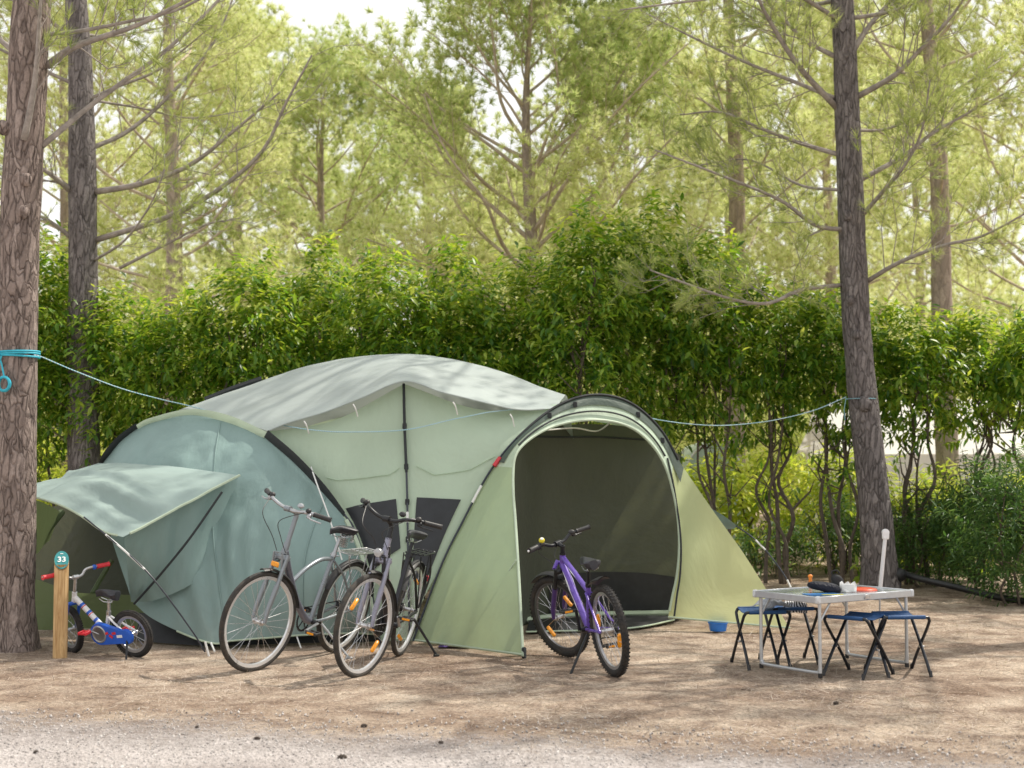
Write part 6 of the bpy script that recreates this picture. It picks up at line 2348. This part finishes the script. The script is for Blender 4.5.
def sprays(P, D, rng, nleaf, L, droop, leaf_len, tmpl):
    """shoots at P along D with leaves set round them"""
    D = D / np.linalg.norm(D, axis=1, keepdims=True)
    n = len(P)
    pos, dirs = [], []
    ref = rng.normal(size=(n, 3))
    U = np.cross(D, ref); U /= np.linalg.norm(U, axis=1, keepdims=True)
    W = np.cross(D, U)
    for i in range(nleaf):
        f = (i + rng.random(n)) / nleaf
        a = i * 2.4 + rng.random(n) * 0.8
        rad = U * np.cos(a)[:, None] + W * np.sin(a)[:, None]
        p = P + D * (f * L)[:, None] if np.ndim(L) else P + D * (f * L)[:, None]
        d = D * 0.55 + rad * 0.85 + np.array([0, 0, -droop]) + rng.normal(0, 0.18, (n, 3))
        pos.append(p); dirs.append(d)
    pos, dirs = np.concatenate(pos), np.concatenate(dirs)
    fr2 = frames(dirs, rng, np.array([0, 0, 1.0]) + rng.normal(0, 0.25, dirs.shape))
    # z column of frames() is -up; flip so that the fold of the blade opens upwards
    fr2[:, :, 1] *= -1
    fr2[:, :, 2] *= -1
    return stamp(tmpl, LEAF_T, pos, fr2, rng.uniform(leaf_len * 0.65, leaf_len * 1.25, len(pos)))


def shrub(name, label, group, x, y, top, bottom, rx, ry, rng, ns, mat, leaf_len, tmpl=LEAF_V, nstem=3, low=0, spray_L=0.26, nleaf=10, droop=0.45, upright=0.6, cat='hedge shrub', stem_r=0.028):
    root = empty(name, (x, y, 0), label, cat, group)
    b = MB()
    for k in range(nstem):
        a = rng.random() * 2 * PI
        p = V((rng.normal() * 0.10, rng.normal() * 0.10, -0.05))
        pts = [p]
        lean = V((math.cos(a), math.sin(a), 0)) * rng.uniform(0.1, 0.5) * rx
        H_ = top * rng.uniform(0.62, 0.85)
        for i in range(1, 7):
            f = i / 6
            pts.append(p + lean * f + V((rng.normal() * 0.05, rng.normal() * 0.05, H_ * f)))
        C = [V(c) for c in catmull([tuple(q_) for q_ in pts], 26)]
        r0 = stem_r * rng.uniform(0.7, 1.25)
        b.tube(C, [r0 * (1 - 0.7 * i / 25) for i in range(26)], 7)
        for j in range(8):
            i = int(rng.uniform(8, 24))
            d = V((rng.normal(), rng.normal(), 0.9)).normalized()
            L = rng.uniform(0.3, 0.8) * max(0.5, rx)
            m1 = C[i] + d * L * 0.5 + V(rng.normal(size=3)) * 0.05
            b.tube([C[i], m1, C[i] + d * L + V((rng.normal() * .08, rng.normal() * .08, 0.12))], [r0 * 0.45, r0 * 0.32, 0.004], 5, caps=False)
    b.build('trunk', STEM, root, sharp=None)
    u = rng.normal(size=(ns, 3))
    u /= np.linalg.norm(u, axis=1, keepdims=True)
    rr = rng.random(ns) ** 0.42
    cz, sz = (top + bottom) / 2, (top - bottom) / 2
    lump = np.array([1 + 0.28 * noise.noise((q_[0] * 1.7 + x * 3, q_[1] * 1.7 + y, q_[2] * 1.7)) for q_ in u])
    # boxy lower half, rounded top
    P = u * rr[:, None] * lump[:, None] * np.array([rx, ry, sz]) * np.where(u[:, 2:3] < 0.3, 1.12, 1.0) + np.array([0, 0, cz])
    D = u * 0.8 + np.array([0, 0, upright]) + rng.normal(0, 0.3, (ns, 3))
    if low:
        Pl = np.stack([rng.normal(0, rx * 0.7, low), rng.normal(0, ry * 0.6, low), rng.uniform(0.15, bottom + 0.2, low)], 1)
        P = np.concatenate([P, Pl])
        D = np.concatenate([D, rng.normal(0, 1, (low, 3)) + np.array([0, -0.2, 0.3])])
    v_, t_ = sprays(P - D / np.linalg.norm(D, axis=1, keepdims=True) * spray_L * 0.5, D, rng, nleaf, np.full(len(P), spray_L), droop, leaf_len, tmpl)
    tri_mesh('foliage', v_, t_, mat, root, smooth=True)
    return root


TOPS = [(-60, 245), (30, 240), (60, 238), (95, 285), (130, 298), (170, 296), (215, 268), (270, 246), (330, 250), (400, 246), (470, 252), (530, 262), (575, 212), (620, 194), (665, 200), (705, 226), (735, 268), (790, 285), (840, 285), (890, 312), (935, 303), (985, 312), (1040, 312), (1100, 300)]
txs, tys = [a for a, _ in TOPS], [b_ for _, b_ in TOPS]
HY = 16.6
hedge_px = [-22, 42, 108, 178, 248, 318, 388, 458, 524, 588, 650, 712, 778, 842, 912, 978, 1044]
hedge_lab = [
    'hedge shrub at the far left edge, behind the rope-tied pine', 'tall leafy hedge shrub between the rope-tied pine and the dark-barked pine',
    'hedge shrub right behind the dark-barked pine', 'low hedge shrub right of the dark-barked pine, showing bare stems', 'hedge shrub above the left end of the roof cover',
    'tall bright hedge shrub behind the left slope of the roof cover', 'hedge shrub behind and left of the tent roof peak', 'hedge shrub behind and right of the tent roof peak',
    'hedge shrub behind the right slope of the roof cover', 'tall dark hedge shrub straight above the porch arch', 'tallest hedge shrub, just right of the porch arch',
    'tall hedge shrub with bare stems right of the porch wing', 'bare-stemmed hedge shrub behind the left end of the camp table', 'hedge shrub right behind the straight pine',
    'bare-stemmed hedge shrub just right of the straight pine', 'hedge shrub in front of the white marquee', 'hedge shrub at the far right edge',
]
for i, (px, lab) in enumerate(zip(hedge_px, hedge_lab)):
    r_ = np.random.default_rng(300 + i)
    Y = HY + r_.normal() * 0.22
    x = (px - 512) / F_PX * Y
    top = CAM_H + (462 - np.interp(px, txs, tys)) / F_PX * Y + 0.08
    bot = 1.72 if px > 680 else (1.35 if px < 215 else 1.5)
    shrub('hedge_shrub', lab, 'laurel shrubs of the hedge', x, Y, top, bot, 0.60, 0.55, r_, int(440 * (top - bot) / 2.2), LAUREL, 0.12, low=9 if px > 640 or px < 230 else 6, nstem=3 if px < 640 else 4, nleaf=11)

# low sunlit shrubs behind the hedge
back = [(0, 19.0, 2.0), (70, 20.2, 1.9), (150, 18.9, 1.7), (235, 20.0, 2.1), (690, 19.6, 1.5), (760, 20.4, 1.75), (835, 19.2, 1.6), (905, 18.6, 1.25), (965, 18.9, 1.35), (1045, 19.4, 1.3)]
blab = ['sunlit yellow-green bush at the left edge behind the hedge stems', 'sunlit yellow-green bush behind the dark-barked pine', 'sunlit yellow-green bush seen over the left tent pod',
        'sunlit yellow-green bush behind the left end of the roof cover', 'sunlit yellow-green bush just right of the porch, behind the stems', 'sunlit yellow-green bush behind the hedge stems above the table',
        'sunlit yellow-green bush behind the straight pine', 'sunlit yellow-green bush right of the straight pine, below the marquee', 'sunlit yellow-green bush in front of the marquee wall', 'sunlit yellow-green bush at the right edge behind the dark bush']
for i, ((px, Y, top), lab) in enumerate(zip(back, blab)):
    r_ = np.random.default_rng(400 + i)
    shrub('bush', lab, 'sunlit bushes behind the hedge', (px - 512) / F_PX * Y, Y, top, 0.15, 0.95, 0.7, r_, 300, SUNNY, 0.13, nstem=3, nleaf=9, cat='bush', stem_r=0.02)
# dark shrubs at the right edge and below the hedge there
dk = [(1012, 14.2, 1.5, 0.55, 330, 'dense dark green bush at the right edge, nearest the table'), (930, 16.2, 1.05, 0.50, 210, 'low dark green bush between the right pine and the dense bush'),
      (975, 16.9, 1.25, 0.5, 210, 'dark green bush half hidden behind the dense bush'), (1070, 15.2, 1.9, 0.6, 300, 'tall dark green bush cut off by the right edge'), (835, 18.0, 0.95, 0.55, 160, 'low dark green bush behind the straight pine trunk'),
      (985, 15.5, 1.45, 0.55, 260, 'dark green bush just left of and behind the dense bush'), (905, 17.4, 0.9, 0.6, 200, 'low dark green bush at the foot of the stems right of the straight pine'), (770, 17.6, 0.6, 0.5, 110, 'very low dark green bush between bare stems left of the straight pine')]
for i, (px, Y, top, rx, ns, lab) in enumerate(dk):
    r_ = np.random.default_rng(500 + i)
    shrub('bush', lab, 'dark bushes at the foot of the hedge', (px - 512) / F_PX * Y, Y, top, 0.05, rx, 0.5, r_, ns, DARKB, 0.10, tmpl=NARROW_V, nstem=3, nleaf=13, spray_L=0.24, droop=0.2, upright=0.9, cat='bush', stem_r=0.016)

# ------------------------------------------------------------------ neighbours glimpsed through the hedge
MW = fabric('white_marquee_cloth', (0.80, 0.80, 0.79), 0.3, (0.85, 0.85, 0.82), 0.3)
mc = V(((965 - 512) / F_PX * 27, 28.5, 0))
mq = empty('marquee', mc, 'white canvas marquee glimpsed through the hedge on the right', 'marquee')
hw, hd, ez, rz_ = 2.3, 2.0, 1.55, 2.65
b = MB()
n = 16
rows = []
for j in range(9):
    s = j / 8
    y = -hd - 0.15 + (2 * hd + 0.3) * s
    z = rz_ - abs(2 * s - 1) * (rz_ - ez) - 0.12 * math.sin(PI * min(1, 2 * min(s, 1 - s)))
    rows.append([V((-hw - 0.2 + (2 * hw + 0.4) * i / n, y, z + 0.03 * noise.noise((i * 0.6, j * 0.6, 3)))) for i in range(n + 1)])
b.grid(rows)
b.build('roof', MW, mq, sharp=None)
for (a, c, nm) in (((-hw, -hd), (hw, -hd), 'wall'), ((-hw, hd), (-hw, -hd), 'wall'), ((hw, -hd), (hw, hd), 'wall')):
    b = MB()
    b.grid([[V((a[0] + (c[0] - a[0]) * i / 20, a[1] + (c[1] - a[1]) * i / 20 + 0.03 * math.sin(i * 1.9), z)) for i in range(21)] for z in (0.02, 0.8, ez - 0.01)])
    b.build(nm, MW, mq, sharp=None)
for sx in (-1, 1):
    for sy in (-1, 1):
        b = MB()
        b.tube([(sx * (hw - 0.05), sy * (hd - 0.06), 0), (sx * (hw - 0.05), sy * (hd - 0.06), ez + 0.05)], 0.025, 8)
        b.build('post', TALU, mq)
mc = V(((705 - 512) / F_PX * 23, 23.0, 0))
sm = empty('small_tent', mc, 'small pale green tent glimpsed between stems right of the porch', 'tent')
b = MB()
rows = []
for j in range(11):
    a = PI * j / 10
    rows.append([V((-math.cos(a) * 0.62, -1.0 + 2.0 * i / 8, 0.0 + math.sin(a) ** 0.7 * 1.72)) for i in range(9)])
b.grid(rows)
b.build('fly_sheet', fabric('pale_tent_cloth', (0.52, 0.62, 0.52), 0.4, (0.6, 0.7, 0.6), 0.3), sm, sharp=None)
b = MB()
pts = [V((-math.cos(PI * j / 10) * 0.60, -0.98, math.sin(PI * j / 10) ** 0.7 * 1.70)) for j in range(11)]
b.poly(pts)
b.build('door', fabric('pale_tent_door', (0.45, 0.55, 0.5), 0.3, None, 0.3), sm)
b = MB()
b.tube(catmull([tuple(p + V((0, -0.03, 0.01))) for p in pts], 30), 0.012, 6)
b.build('tent_pole', STEEL, sm)
print('tufts', c1, c2, c3, COUNT)
